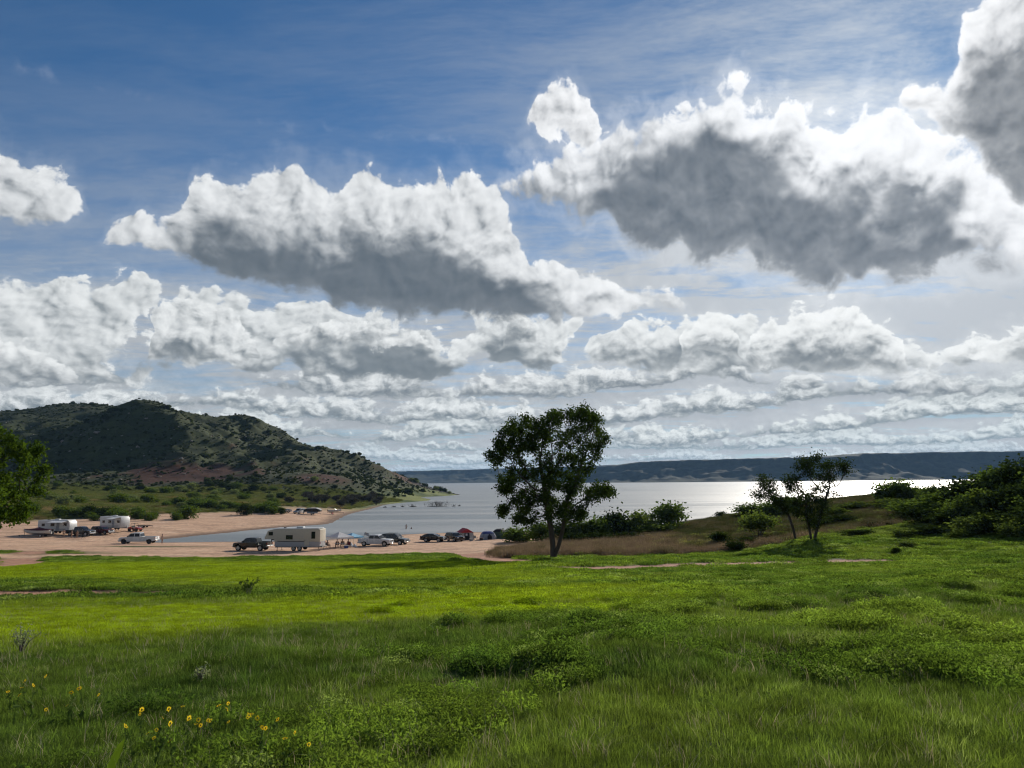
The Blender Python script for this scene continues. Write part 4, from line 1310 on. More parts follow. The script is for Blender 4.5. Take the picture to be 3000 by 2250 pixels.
s = rng.uniform(0.8, 1.5, n)
scatter('tawny_grass', DP, np.stack([x, y, z], 1), rng.uniform(0, 6.28, n), np.stack([s, s, s * rng.uniform(0.45, 1.1, n) * (1 - 0.45 * head)], 1), rng.integers(0, 3, n), c,
        'tall tawny dry grass on the flat between beach and headland', 'grass')

# grass of the left plain
n = 30000
x = rng.uniform(-330, -66, n)
y = rng.uniform(172, 430, n)
z = height(x, y)
sm = sand_mask(x, y, z)
keep = (z > 0.5) & (sm < rng.uniform(0.1, 0.5, n)) & (x > -0.95 * y)
x, y, z = x[keep], y[keep], z[keep]
n = len(x)
dm = dry_mask(x, y, z)
c = np.array([0.150, 0.185, 0.055]) + (np.array([0.30, 0.23, 0.12]) - np.array([0.150, 0.185, 0.055])) * (dm * 0.9)[:, None]
c *= rng.uniform(0.7, 1.3, n)[:, None]
s = rng.uniform(1.2, 2.4, n)
scatter('plain_grass', DP, np.stack([x, y, z], 1), rng.uniform(0, 6.28, n), np.stack([s, s, s * 0.6], 1), rng.integers(0, 3, n), c,
        'rough green and tawny grass covering the plain below the hill', 'grass')

# scrub dotted over the hill
SCRUB_MAT = leaf_mat('hill_scrub', None, None, 0.30, inst=True)


def blob_mesh(name, seed, n=150, leaf=0.26):
    rng = np.random.default_rng(seed)
    u = rng.normal(size=(n, 3))
    u /= np.linalg.norm(u, axis=1, keepdims=True)
    c = u * (rng.uniform(0.5, 1, n)[:, None]) * np.array([0.42, 0.42, 0.40]) * (1 + 0.25 * np.sin(3 * u[:, :1] + seed)) + np.array([0, 0, 0.36])
    c[:, 2] = np.maximum(c[:, 2], 0.02)
    co, t = leaf_cards(c, np.full(n, leaf), rng)
    return mesh_np(name, co, t, 3, [SCRUB_MAT], False)


HP = [('hill_scrub', blob_mesh('hill_scrub', s)) for s in (31, 32, 33)]
n = 60000
x = rng.uniform(-760, -48, n)
y = rng.uniform(385, 960, n)
z = height(x, y)
v = fbm(x / 26, y / 26 + 5, 4, 0.6)
rm = red_mask(x, y, z)
gz = np.abs(height(x, y + 4) - z) / 4
keep = (z > 2.5) & (x > -0.85 * y - 20) & (v + 0.25 * rng.normal(size=n) - 0.5 * rm > -0.15)
x, y, z, v = x[keep], y[keep], z[keep], v[keep]
n = len(x)
s = rng.lognormal(0.10, 0.55, n) * (1 + 0.5 * sstep(0.2, 0.6, v))
c = np.array([0.042, 0.056, 0.021]) + (np.array([0.072, 0.088, 0.031]) - np.array([0.042, 0.056, 0.021])) * (rng.uniform(0, 1, n) ** 1.6)[:, None]
scatter('hill_scrub', HP, np.stack([x, y, z - 0.1], 1), rng.uniform(0, 6.28, n), np.stack([s, s, s * rng.uniform(0.5, 0.85, n)], 1), rng.integers(0, 3, n), c,
        'dark scrub and juniper dotted all over the hillside', 'scrub')


# ------------------------------------------------------------------ modelling helpers for the camp
class B:
    """collects shapes into one mesh"""
    def __init__(self):
        self.bm = bmesh.new()

    def box(self, c, s, rot=None, bevel=0.0, seg=1):
        r = bmesh.ops.create_cube(self.bm, size=1.0)
        vs = r['verts']
        M = Matrix.Translation(Vector(c)) @ (rot.to_4x4() if rot else Matrix.Identity(4)) @ Matrix.Diagonal((s[0], s[1], s[2], 1))
        bmesh.ops.transform(self.bm, matrix=M, verts=vs)
        if bevel:
            es = list({e for v in vs for e in v.link_edges})
            bmesh.ops.bevel(self.bm, geom=es, offset=bevel, segments=seg, affect='EDGES', profile=0.6)
        return self

    def cyl(self, c, r, h, axis='Z', n=14, r2=None, bevel=0.0):
        q = bmesh.ops.create_cone(self.bm, cap_ends=True, segments=n, radius1=r, radius2=r if r2 is None else r2, depth=h)
        rot = {'Z': Matrix.Identity(4), 'X': Matrix.Rotation(R(90), 4, 'Y'), 'Y': Matrix.Rotation(R(90), 4, 'X')}[axis]
        bmesh.ops.transform(self.bm, matrix=Matrix.Translation(Vector(c)) @ rot, verts=q['verts'])
        return self

    def rod(self, a, b, r, n=6, r2=None):
        a, b = Vector(a), Vector(b)
        d = b - a
        q = bmesh.ops.create_cone(self.bm, cap_ends=True, segments=n, radius1=r, radius2=r if r2 is None else r2, depth=d.length)
        M = Matrix.Translation((a + b) / 2) @ d.to_track_quat('Z', 'Y').to_matrix().to_4x4()
        bmesh.ops.transform(self.bm, matrix=M, verts=q['verts'])
        return self

    def slab(self, pts, yf, bevel=0.03, seg=2):
        """side outline (x, z) closed to both flanks; yf(x, z) is the half width"""
        bm = self.bm
        L = [bm.verts.new((x, yf(x, z), z)) for x, z in pts]
        Rr = [bm.verts.new((x, -yf(x, z), z)) for x, z in pts]
        fs = [bm.faces.new(L), bm.faces.new(Rr[::-1])]
        n = len(pts)
        for i in range(n):
            j = (i + 1) % n
            fs.append(bm.faces.new((L[j], L[i], Rr[i], Rr[j])))
        bmesh.ops.recalc_face_normals(bm, faces=fs)
        if bevel:
            es = list({e for f in fs[:2] for e in f.edges})
            bmesh.ops.bevel(bm, geom=es, offset=bevel, segments=seg, affect='EDGES', profile=0.6, clamp_overlap=True)
        return self

    def poly(self, pts, thick=0.0):
        vs = [self.bm.verts.new(p) for p in pts]
        f = self.bm.faces.new(vs)
        if thick:
            r = bmesh.ops.extrude_face_region(self.bm, geom=[f])
            f.normal_update()
            ev = [g for g in r['geom'] if isinstance(g, bmesh.types.BMVert)]
            bmesh.ops.translate(self.bm, vec=f.normal * -thick, verts=ev)
            bmesh.ops.recalc_face_normals(self.bm, faces=self.bm.faces[:])
        return self

    def out(self, name, mat, parent=None, smooth=False, loc=None):
        me = bpy.data.meshes.new(name)
        self.bm.to_mesh(me)
        self.bm.free()
        for m in (mat if isinstance(mat, (list, tuple)) else [mat]):
            me.materials.append(m)
        if smooth:
            me.polygons.foreach_set('use_smooth', np.ones(len(me.polygons), bool))
            try:
                me.set_sharp_from_angle(angle=R(40))
            except Exception:
                pass
        return link(name, me, parent, loc)


def paint(name, c, rough=0.28, metal=0.0):
    return simple_mat(name, c, rough, metal, vary=0.08, scale=1.5, coat=0.5)


P_BLACK = paint('black_paint', (0.008, 0.009, 0.011))
P_WHITE = paint('white_paint', (0.60, 0.60, 0.59))
P_SILVER = paint('silver_white_paint', (0.60, 0.60, 0.60))
P_CHARCOAL = paint('charcoal_paint', (0.020, 0.020, 0.022))
P_MAROON = paint('maroon_paint', (0.075, 0.010, 0.012))
P_BROWN = paint('dark_brown_paint', (0.035, 0.026, 0.024))
P_RED = paint('red_paint', (0.30, 0.030, 0.018))
P_GREENBLACK = paint('green_black_paint', (0.007, 0.012, 0.011))
CREAM = simple_mat('cream_siding', (0.50, 0.46, 0.37), 0.5, vary=0.05)
GREYSIDE = simple_mat('grey_siding', (0.36, 0.36, 0.37), 0.5, vary=0.06)
RVWHITE = simple_mat('white_siding', (0.55, 0.55, 0.54), 0.45, vary=0.05)
RUBBER = simple_mat('tyre_rubber', (0.015, 0.015, 0.015), 0.9)
STEEL = simple_mat('wheel_alloy', (0.42, 0.42, 0.43), 0.35, 0.8)
DARKSTEEL = simple_mat('dark_steel', (0.03, 0.03, 0.032), 0.55, 0.3)
CHROME = simple_mat('chrome', (0.7, 0.7, 0.7), 0.15, 1.0, vary=0.03)
PLASTIC = simple_mat('black_plastic', (0.018, 0.018, 0.018), 0.7)
LENS = simple_mat('headlight_lens', (0.75, 0.77, 0.78), 0.08, 0.3, vary=0.02)
TAIL = simple_mat('tail_lens', (0.28, 0.012, 0.012), 0.15)
GLASS = simple_mat('car_glass', (0.012, 0.014, 0.016), 0.05, 0.0, vary=0.02)
SKIRT = simple_mat('canvas_black', (0.020, 0.020, 0.022), 0.95)
FAB_BLUE = simple_mat('blue_canvas', (0.045, 0.075, 0.22), 0.85)
FAB_SKY = simple_mat('light_blue_canvas', (0.25, 0.50, 0.66), 0.8)
FAB_GREY = simple_mat('grey_mesh_cloth', (0.26, 0.28, 0.31), 0.9)
FAB_GREEN = simple_mat('green_canvas', (0.07, 0.10, 0.06), 0.85)
FAB_RED = simple_mat('red_canvas', (0.42, 0.035, 0.045), 0.8)
FAB_TAN = simple_mat('pale_canvas', (0.50, 0.47, 0.43), 0.85)
FAB_MAROON = simple_mat('maroon_cloth', (0.085, 0.014, 0.020), 0.9)


def cloth_mat(name, c):
    m = leaf_mat(name, tuple(q * 0.9 for q in c), tuple(min(1, q * 1.05) for q in c), 0.35, 0.5, tmul=(1.0, 1.0, 1.0))
    return m


FAB_WHITE = cloth_mat('white_canvas', (0.82, 0.82, 0.82))
WOOD = simple_mat('weathered_wood', (0.16, 0.11, 0.07), 0.9, vary=0.3)


def wheel(parent, x, y, r=0.40, w=0.26, rim=STEEL):
    """a wheel in two parts: the tyre with its rim set in it"""
    s = 1 if y > 0 else -1
    wh = empty('wheel', (x, y, r))
    wh.parent = parent
    t = B()
    t.cyl((0, 0, 0), r, w, 'Y', 20)
    es = [e for e in t.bm.edges if len(e.link_faces) == 2 and any(len(f.verts) > 4 for f in e.link_faces)]
    bmesh.ops.bevel(t.bm, geom=es, offset=0.05, segments=2, affect='EDGES')
    t.out('tyre', RUBBER, wh, True)
    t = B()
    t.cyl((0, s * (w / 2 + 0.004), 0), r * 0.60, 0.03, 'Y', 16)
    t.cyl((0, s * (w / 2 + 0.03), 0), r * 0.16, 0.03, 'Y', 8)
    for a in range(5):
        an = a * 2 * math.pi / 5
        t.box((math.cos(an) * r * 0.34, s * (w / 2 + 0.02), math.sin(an) * r * 0.34), (r * 0.5, 0.03, r * 0.14), Matrix.Rotation(-an, 3, 'Y'))
    t.out('rim', rim, wh)
    return wh


def arch(x, r, z0, n=7):
    """points of a wheel opening from front to back along the sill"""
    return [(x + r * math.cos(a), max(z0, 0.40 + r * math.sin(a))) for a in np.linspace(0.0, math.pi, n)]


def vehicle(name, label, cat, loc, heading, pm, kind, L=5.6, W=1.95, H=1.85, lift=0.0, rim=STEEL, group=None, cargo=None, bumper=None, roof_rack=False, two_tone=None):
    """pickup or estate car facing +x before it is turned to its heading"""
    root = empty(name, loc, heading)
    bumper = bumper or CHROME
    hw = W / 2
    z0 = 0.34 + lift
    f, rr = L / 2, -L / 2
    hood = 1.12 + lift if kind == 'pickup' else 1.02 + lift
    belt = 1.18 + lift if kind == 'pickup' else 1.08 + lift
    H = H + lift
    wr = 0.40 + lift * 0.35
    xf, xr = f - 0.92, rr + 1.12
    if kind == 'pickup':
        cab_f0, cab_f1, cab_r1, cab_r0 = f - 1.45, f - 2.15, f - 3.75, f - 3.9
    elif kind == 'suv':
        cab_f0, cab_f1, cab_r1, cab_r0 = f - 1.25, f - 1.95, rr + 0.35, rr + 0.06
    else:
        cab_f0, cab_f1, cab_r1, cab_r0 = f - 1.15, f - 1.95, rr + 1.1, rr + 0.25
    fl = lambda x, z: hw - 0.05 * max(0, abs(x) - (L / 2 - 0.5)) / 0.5 - 0.03 * abs(z - 0.75) * 2
    ar = wr + 0.09
    end = cab_r0 - 0.02 if kind == 'pickup' else rr
    out = [(f - 0.02, z0 + 0.1), (f, 0.62 + lift), (f - 0.03, hood - 0.16), (f - 0.22, hood - 0.04), (cab_f0 - 0.05, belt - 0.01), (end, belt)]
    if kind != 'pickup':
        out += [(end - 0.02, 0.7 + lift), (end + 0.04, z0 + 0.1)]
        out += [(xr - ar - 0.02, z0)] + [(a, max(c + lift * 0.9, z0)) for a, c in arch(xr, ar, z0)][::-1] + [(xr + ar + 0.02, z0)]
    else:
        out += [(end, z0)]
    out += [(xf - ar - 0.02, z0)] + [(a, max(c + lift * 0.9, z0)) for a, c in arch(xf, ar, z0)][::-1] + [(xf + ar + 0.02, z0)]
    b = B()
    b.slab(out, fl, 0.035)
    body = b.out('body', pm, root, True)
    if kind == 'pickup':
        b = B()
        zb = belt + 0.02
        bl = cab_r0 - 0.06
        side = [(bl, zb), (rr + 0.04, zb - 0.02), (rr, 0.62 + lift), (rr + 0.05, z0 + 0.12), (xr - ar - 0.02, z0 + 0.02)] + [(a, max(c + lift * 0.9, z0 + 0.02)) for a, c in arch(xr, ar, z0)][::-1] + [(xr + ar + 0.02, z0 + 0.02), (bl, z0 + 0.02)]
        for s in (1, -1):
            L1 = [b.bm.verts.new((x, s * (fl(x, z) - 0.005), z)) for x, z in side]
            L2 = [b.bm.verts.new((x, s * (fl(x, z) - 0.09), z)) for x, z in side]
            fs = [b.bm.faces.new(L1), b.bm.faces.new(L2[::-1])]
            for i in range(len(side)):
                j = (i + 1) % len(side)
                fs.append(b.bm.faces.new((L1[j], L1[i], L2[i], L2[j])))
            bmesh.ops.recalc_face_normals(b.bm, faces=fs)
        b.box(((bl + rr) / 2, 0, 0.72 + lift), (bl - rr - 0.1, W - 0.2, 0.05))
        b.box((bl - 0.03, 0, (zb + z0) / 2 + 0.1), (0.05, W - 0.2, zb - z0 - 0.2))
        b.out('bed', pm, root, True)
        b = B()
        b.box((rr + 0.02, 0, (zb + 0.62 + lift) / 2 - 0.02), (0.06, W - 0.22, zb - 0.62 - lift), bevel=0.015)
        tg = b.out('tailgate', pm, root)
        b = B()
        b.box((rr - 0.02, 0, zb - 0.18), (0.03, 0.26, 0.07))
        b.out('handle', PLASTIC, tg)
    # cabin with tumblehome
    top = hw * 0.80
    cy = lambda x, z: (hw - 0.06) + (top - hw + 0.06) * max(0.0, min(1.0, (z - belt) / (H - belt)))
    b = B()
    b.slab([(cab_f0, belt - 0.03), (cab_f1, H - 0.06), (cab_f1 - 0.25, H), (cab_r1 + 0.2, H - 0.01), (cab_r1, H - 0.08), (cab_r0, belt - 0.03)], cy, 0.03)
    cab = b.out('cabin', pm, root, True)
    # glazing
    lerp = lambda a, b_, t: a + (b_ - a) * t
    zl, zh = belt + 0.05, H - 0.14
    tl, th_ = (zl - belt) / (H - belt), (zh - belt) / (H - belt)
    xa, xb = lerp(cab_f0, cab_f1, tl) - 0.16, lerp(cab_f0, cab_f1, th_) - 0.10
    xc, xd = lerp(cab_r0, cab_r1, tl) + 0.14, lerp(cab_r0, cab_r1, th_) + 0.12
    nwin = 2 if kind != 'suv' else 3
    for s in (1, -1):
        for i in range(nwin):
            t0, t1 = i / nwin, (i + 1) / nwin
            lo0, lo1 = lerp(xa, xc, t0) - (0.05 if i else 0), lerp(xa, xc, t1) + (0.05 if i < nwin - 1 else 0)
            hi0, hi1 = lerp(xb, xd, t0) - (0.05 if i else 0), lerp(xb, xd, t1) + (0.05 if i < nwin - 1 else 0)
            if i == 0:
                lo1, hi1 = (lo1 + hi1) / 2, (lo1 + hi1) / 2
            elif i == nwin - 1:
                lo0, hi0 = (lo0 + hi0) / 2, (lo0 + hi0) / 2
            e = 0.012
            b = B()
            pts = [(lo0, s * (cy(0, zl) + e), zl), (hi0, s * (cy(0, zh) + e), zh), (hi1, s * (cy(0, zh) + e), zh), (lo1, s * (cy(0, zl) + e), zl)]
            b.poly(pts if s > 0 else pts[::-1], 0.02)
            b.out('side_window', GLASS, root)
        # door seams, handles and mirror
        for i in range(2):
            xx = lerp(xa, xc, (i + 0.82) / 2)
            d = B()
            d.box((xx, s * (fl(xx, belt - 0.14) + 0.012), belt - 0.14), (0.20, 0.03, 0.035))
            d.out('door_handle', CHROME if pm in (P_WHITE, P_SILVER) else PLASTIC, root)
        d = B()
        d.box((xa + 0.02, s * (hw + 0.11), belt + 0.10), (0.10, 0.20, 0.20), bevel=0.03)
        d.box((xa + 0.02, s * (hw - 0.0), belt + 0.04), (0.06, 0.12, 0.05))
        d.out('mirror', PLASTIC, root)
    for nm, (xl, xh) in (('windshield', (cab_f0, cab_f1)), ('rear_window', (cab_r0, cab_r1))):
        sg = 1 if nm == 'windshield' else -1
        a, c = lerp(xl, xh, tl) + sg * 0.018, lerp(xl, xh, th_) + sg * 0.03
        yl, yh = cy(0, zl) - 0.10, cy(0, zh) - 0.09
        b = B()
        pts = [(a, -yl, zl), (a, yl, zl), (c, yh, zh), (c, -yh, zh)]
        b.poly(pts if sg > 0 else pts[::-1], 0.02)
        b.out(nm, GLASS, root)
    # lights, grille, bumpers
    for s in (1, -1):
        b = B()
        b.box((f - 0.05, s * (hw - 0.26), hood - 0.24), (0.16, 0.36, 0.17), bevel=0.02)
        b.out('headlight', LENS, root)
        b = B()
        zz = belt - 0.22 if kind == 'pickup' else belt - 0.12
        b.box((rr + 0.04, s * (hw - 0.13), zz), (0.12, 0.15, 0.32), bevel=0.02)
        b.out('taillight', TAIL, root)
    b = B()
    b.box((f - 0.01, 0, hood - 0.26), (0.10, W - 0.95, 0.26), bevel=0.02)
    for i in range(3):
        b.box((f + 0.045, 0, hood - 0.33 + i * 0.07), (0.02, W - 1.0, 0.02))
    b.out('grille', PLASTIC if pm not in (P_SILVER,) else CHROME, root)
    for nm, x in (('front_bumper', f + 0.04), ('rear_bumper', rr - 0.05)):
        b = B()
        b.box((x, 0, 0.56 + lift), (0.18, W - 0.06, 0.22), bevel=0.05, seg=2)
        if nm == 'front_bumper':
            b.box((x + 0.03, 0, 0.42 + lift), (0.12, W - 0.3, 0.14), bevel=0.03)
        b.out(nm, bumper, root, True)
    b = B()
    b.box(((f + rr) / 2, 0, z0 + 0.10 + lift * 0.3), (L - 0.9, W * 0.55, 0.18))
    b.rod((xf, -hw + 0.2, wr), (xf, hw - 0.2, wr), 0.06)
    b.rod((xr, -hw + 0.2, wr), (xr, hw - 0.2, wr), 0.06)
    b.out('chassis', DARKSTEEL, root)
    for x in (xf, xr):
        for s in (1, -1):
            wheel(root, x, s * (hw - 0.15), wr, 0.26 + 0.05 * (lift > 0), rim)
    if roof_rack:
        b = B()
        for s in (1, -1):
            b.rod((cab_f1 - 0.3, s * (top - 0.08), H + 0.06), (cab_r1 + 0.4, s * (top - 0.08), H + 0.06), 0.022)
        for t in (0.15, 0.5, 0.85):
            xx = lerp(cab_f1 - 0.3, cab_r1 + 0.4, t)
            b.rod((xx, -top + 0.08, H + 0.06), (xx, top - 0.08, H + 0.06), 0.018)
            for s in (1, -1):
                b.rod((xx, s * (top - 0.08), H - 0.02), (xx, s * (top - 0.08), H + 0.06), 0.02)
        b.out('roof_rack', PLASTIC, root)
    return tag(root, label, cat, group)


def G(x, y, dz=0.0):
    return (x, y, ground_z(x, y) + dz)


# ------------------------------------------------------------------ vehicles on the near beach
vehicle('pickup_truck', 'black lifted pickup truck hitched to the cream fifth-wheel camper', 'truck', G(-40.9, 113.7), R(171), P_BLACK, 'pickup', 5.7, 2.0, 1.86, lift=0.16, bumper=CHROME)
vehicle('pickup_truck', 'silvery white pickup truck parked beside the white canopy', 'truck', G(-23.2, 122.0), R(-13), P_SILVER, 'pickup', 5.7, 1.95, 1.84, lift=0.05)
vehicle('sport_utility_vehicle', 'black sport utility vehicle with roof rack parked behind the silvery pickup', 'car', G(-20.7, 126.4), R(-22), P_GREENBLACK, 'suv', 4.9, 1.95, 1.82, lift=0.05, roof_rack=True, rim=STEEL)
vehicle('hatchback_car', 'black hatchback car standing alone on the open sand', 'car', G(-14.7, 132.6), R(-14), P_BLACK, 'hatch', 4.5, 1.85, 1.52)
vehicle('compact_car', 'dark brown compact car parked nose-out beside the red-roofed tent', 'car', G(-10.9, 134.2), R(-52), P_BROWN, 'suv', 4.2, 1.8, 1.60, bumper=P_BROWN)
vehicle('pickup_truck', 'long white crew-cab pickup backed up to the inlet', 'truck', G(-69.6, 134.6), R(183), P_WHITE, 'pickup', 6.6, 2.0, 1.92, lift=0.10, rim=DARKSTEEL)
vehicle('pickup_truck', 'black pickup truck next to the covered boat', 'truck', G(-93.9, 156.8), R(-8), P_CHARCOAL, 'pickup', 5.8, 1.95, 1.9, lift=0.08)
vehicle('sport_utility_vehicle', 'maroon sport utility vehicle parked behind the black pickup near the campers', 'car', G(-91.4, 160.6), R(-10), P_MAROON, 'suv', 4.6, 1.9, 1.75)
vehicle('sport_utility_vehicle', 'white sport utility vehicle nose-on beside the far pop-up camper', 'car', G(-76.3, 257.0), R(-108), P_WHITE, 'suv', 4.9, 1.95, 1.9, lift=0.05)
vehicle('hatchback_car', 'small pale car at the far edge of the sand spit', 'car', G(-81.4, 258.0), R(-165), P_WHITE, 'hatch', 4.0, 1.75, 1.42)


# ------------------------------------------------------------------ campers
def window_unit(root, x0, x1, z0, z1, y, s, frame=DARKSTEEL):
    b = B()
    b.box(((x0 + x1) / 2, s * y, (z0 + z1) / 2), (x1 - x0, 0.05, z1 - z0), bevel=0.02)
    w = b.out('window', frame, root)
    b = B()
    b.box(((x0 + x1) / 2, s * (y + 0.022), (z0 + z1) / 2), (x1 - x0 - 0.12, 0.03, z1 - z0 - 0.12))
    b.out('pane', GLASS, w)
    return w


fw = tag(empty('fifth_wheel_camper', G(-29.6, 112.4), R(174)), 'cream fifth-wheel camper trailer with grey skirt hitched behind the black pickup', 'camper')
WY = 1.22
b = B()
b.slab([(0, 1.40), (0, 3.18), (0.12, 3.28), (2.2, 3.36), (5.6, 3.36), (7.6, 3.26), (8.4, 3.05), (8.9, 1.95), (8.86, 1.80), (7.35, 1.78), (7.3, 1.40)], lambda x, z: WY, 0.05)
b.out('wall', CREAM, fw, True)
b = B()
b.slab([(0.03, 0.68), (0.02, 1.397), (7.26, 1.397), (7.24, 0.70), (6.9, 0.62), (0.3, 0.62)], lambda x, z: WY - 0.02, 0.03)
b.out('skirt_panel', GREYSIDE, fw, True)
b = B()
b.box((3.9, 0, 3.39), (7.3, 2.3, 0.05), bevel=0.02)
b.out('roof_membrane', RVWHITE, fw)
for s in (1, -1):
    b = B()
    b.box((4.3, s * (WY + 0.012), 1.46), (5.0, 0.02, 0.07))
    b.out('stripe', DARKSTEEL, fw)
    window_unit(fw, 4.35, 5.45, 1.75, 2.40, WY + 0.01, s)
    window_unit(fw, 0.75, 1.38, 1.85, 2.92, WY + 0.01, s)
    window_unit(fw, 7.55, 8.25, 2.35, 2.90, WY + 0.01, s)
b = B()
b.box((2.1, WY + 0.005, 1.75), (0.75, 0.04, 1.9), bevel=0.02)
dr = b.out('door', CREAM, fw)
b = B()
b.box((2.38, WY + 0.045, 1.6), (0.05, 0.04, 0.14))
b.out('handle', DARKSTEEL, dr)
b = B()
b.box((3.6, -WY - 0.015, 1.05), (0.38, 0.03, 0.28), bevel=0.01)
b.out('vent_grille', PLASTIC, fw)
b = B()
b.box((3.6, 0, 3.52), (1.05, 0.75, 0.24), bevel=0.06, seg=2)
ac = b.out('air_conditioner', RVWHITE, fw, True)
b = B()
b.box((3.6, -0.385, 3.50), (0.8, 0.02, 0.13))
b.out('grille', PLASTIC, ac)
b = B()
b.box((6.0, 0.2, 3.45), (0.36, 0.36, 0.13), Matrix.Rotation(R(-20), 3, 'Y'), bevel=0.02)
b.rod((5.9, 0.2, 3.36), (5.9, 0.2, 3.62), 0.02)
b.out('roof_vent', PLASTIC, fw)
b = B()
b.box((3.6, 0, 0.56), (7.4, 1.7, 0.12))
b.box((8.0, 0, 1.66), (0.5, 0.5, 0.22))
b.rod((8.2, 0, 1.7), (8.35, 0, 1.28), 0.07, 10)
b.out('frame', DARKSTEEL, fw)
for s in (1, -1):
    for x in (3.25, 4.20):
        wheel(fw, x, s * (WY - 0.14), 0.37, 0.22)
    b = B()
    b.rod((6.95, s * 0.85, 0.66), (6.95, s * 0.85, 0.03), 0.05, 8)
    b.box((6.95, s * 0.85, 0.03), (0.22, 0.22, 0.04))
    b.out('landing_leg', DARKSTEEL, fw)
    b = B()
    b.rod((0.35, s * 0.9, 0.62), (0.15, s * 1.0, 0.03), 0.035, 8)
    b.box((0.15, s * 1.0, 0.03), (0.18, 0.18, 0.03))
    b.out('stabiliser', DARKSTEEL, fw)
    b = B()
    b.box((-0.01, s * 1.0, 1.20), (0.05, 0.14, 0.22), bevel=0.02)
    b.out('taillight', TAIL, fw)
b = B()
b.box((-0.25, 0, 0.60), (0.14, 2.2, 0.16), bevel=0.03)
b.out('rear_bumper', DARKSTEEL, fw)


def travel_trailer(name, label, loc, heading, L, H, awn, side, dark_end=False, hauler=False):
    """box camper, front +x, with an awning unrolled on one side"""
    t = tag(empty(name, loc, heading), label, 'camper')
    hy = 1.2
    b = B()
    b.slab([(0, 0.62), (0, H - 0.06), (0.10, H), (L - 0.5, H), (L - 0.08, H - 0.5), (L, 1.5), (L - 0.25, 0.64)], lambda x, z: hy, 0.05)
    b.out('wall', RVWHITE, t, True)
    if dark_end:
        b = B()
        b.box((0.015, 0, H / 2 + 0.28), (0.10, 2.2, H - 0.85), bevel=0.02)
        b.out('ramp_door', GREYSIDE, t)
    for s in (1, -1):
        b = B()
        b.box((L * 0.45, s * (hy + 0.008), 0.98), (L * 0.84, 0.02, 0.34))
        b.out('graphic_stripe', GREYSIDE, t)
        for x0, w_, z0, z1 in ((L * 0.12, 0.75, 1.7, 2.25), (L * 0.40, 0.9, 1.65, 2.3), (L * 0.80, 0.8, 1.7, 2.3)):
            window_unit(t, x0, x0 + w_, z0, z1, hy + 0.006, s)
        b = B()
        b.box((L * 0.63, s * (hy + 0.012), 1.62), (0.68, 0.03, 1.85), bevel=0.01)
        d = b.out('door', FAB_GREY, t)
        b = B()
        b.box((L * 0.63 - 0.26, s * (hy + 0.04), 1.5), (0.05, 0.04, 0.12))
        b.out('handle', DARKSTEEL, d)
        for x in (L * 0.36, L * 0.36 + 0.88):
            wheel(t, x, s * (hy - 0.13), 0.35, 0.21)
    b = B()
    b.box((L * 0.5, 0, 0.56), (L - 0.5, 1.6, 0.12))
    b.rod((L - 0.4, 0.5, 0.56), (L + 1.0, 0, 0.52), 0.05)
    b.rod((L - 0.4, -0.5, 0.56), (L + 1.0, 0, 0.52), 0.05)
    b.rod((L + 0.8, 0, 0.6), (L + 0.8, 0, 0.0), 0.04)
    b.out('hitch_frame', DARKSTEEL, t)
    b = B()
    b.cyl((L + 0.45, 0, 0.85), 0.16, 0.5, 'Z', 12)
    b.out('gas_bottle', RVWHITE, t, True)
    b = B()
    b.box((L * 0.5, 0, H + 0.12), (0.95, 0.7, 0.24), bevel=0.06, seg=2)
    b.out('air_conditioner', RVWHITE, t, True)
    b = B()
    b.box((L * 0.2, 0.2, H + 0.06), (0.4, 0.4, 0.12), bevel=0.03)
    b.out('roof_vent', PLASTIC, t)
    # awning
    s = side
    x0, x1, reach = awn
    b = B()
    b.poly([(x0, s * (hy + 0.04), H - 0.12), (x1, s * (hy + 0.04), H - 0.12), (x1, s * (hy + reach), H - 0.42), (x0, s * (hy + reach), H - 0.42)], 0.02)
    a = b.out('awning', FAB_WHITE, t)
    b = B()
    b.cyl(((x0 + x1) / 2, s * (hy + reach), H - 0.43), 0.06, x1 - x0, 'X', 8)
    for x in (x0 + 0.05, x1 - 0.05):
        b.rod((x, s * (hy + 0.03), 1.2), (x, s * (hy + reach), H - 0.45), 0.025)
    b.out('awning_arm', RVWHITE, a)
    return t


travel_trailer('travel_trailer', 'long white travel trailer with awning standing behind the covered boat', G(-103.6, 158.6), R(-5), 7.4, 2.95, (3.4, 7.0, 2.1), -1)
travel_trailer('toy_hauler_camper', 'white toy-hauler camper with grey ramp end and outstretched awning near the maroon car', G(-95.4, 168.3), R(-20), 6.6, 3.15, (4.3, 6.5, 2.3), -1, dark_end=True)

# pop-up camper by the far spit
pc = tag(empty('pop_up_camper', G(-71.2, 255.6), R(-4)), 'dark pop-up tent camper with white roof on the far sand spit', 'camper')
b = B()
b.box((0, 0, 0.72), (3.4, 2.1, 0.55), bevel=0.05)
b.out('body', FAB_GREY, pc)
b = B()
b.slab([(-3.0, 1.02), (-2.9, 1.75), (-1.6, 2.15), (1.6, 2.15), (2.9, 1.75), (3.0, 1.02)], lambda x, z: 1.05, 0.03)
b.out('canvas_wall', SKIRT, pc, True)
b = B()
b.box((0, 0, 2.25), (3.6, 2.25, 0.20), bevel=0.08, seg=2)
b.out('roof', RVWHITE, pc, True)
for s in (-1, 1):
    b = B()
    b.slab([(s * 1.8, 2.16), (s * 2.5, 2.0), (s * 3.05, 1.75), (s * 3.05, 1.69), (s * 1.8, 2.09)], lambda x, z: 1.1, 0.02)
    b.out('bunk_cover', FAB_WHITE, pc, True)
    window_unit(pc, s * 0.7 - 0.45, s * 0.7 + 0.45, 1.25, 1.8, 1.06, -1)
    wheel(pc, 0, s * 1.05, 0.33, 0.2)
b = B()
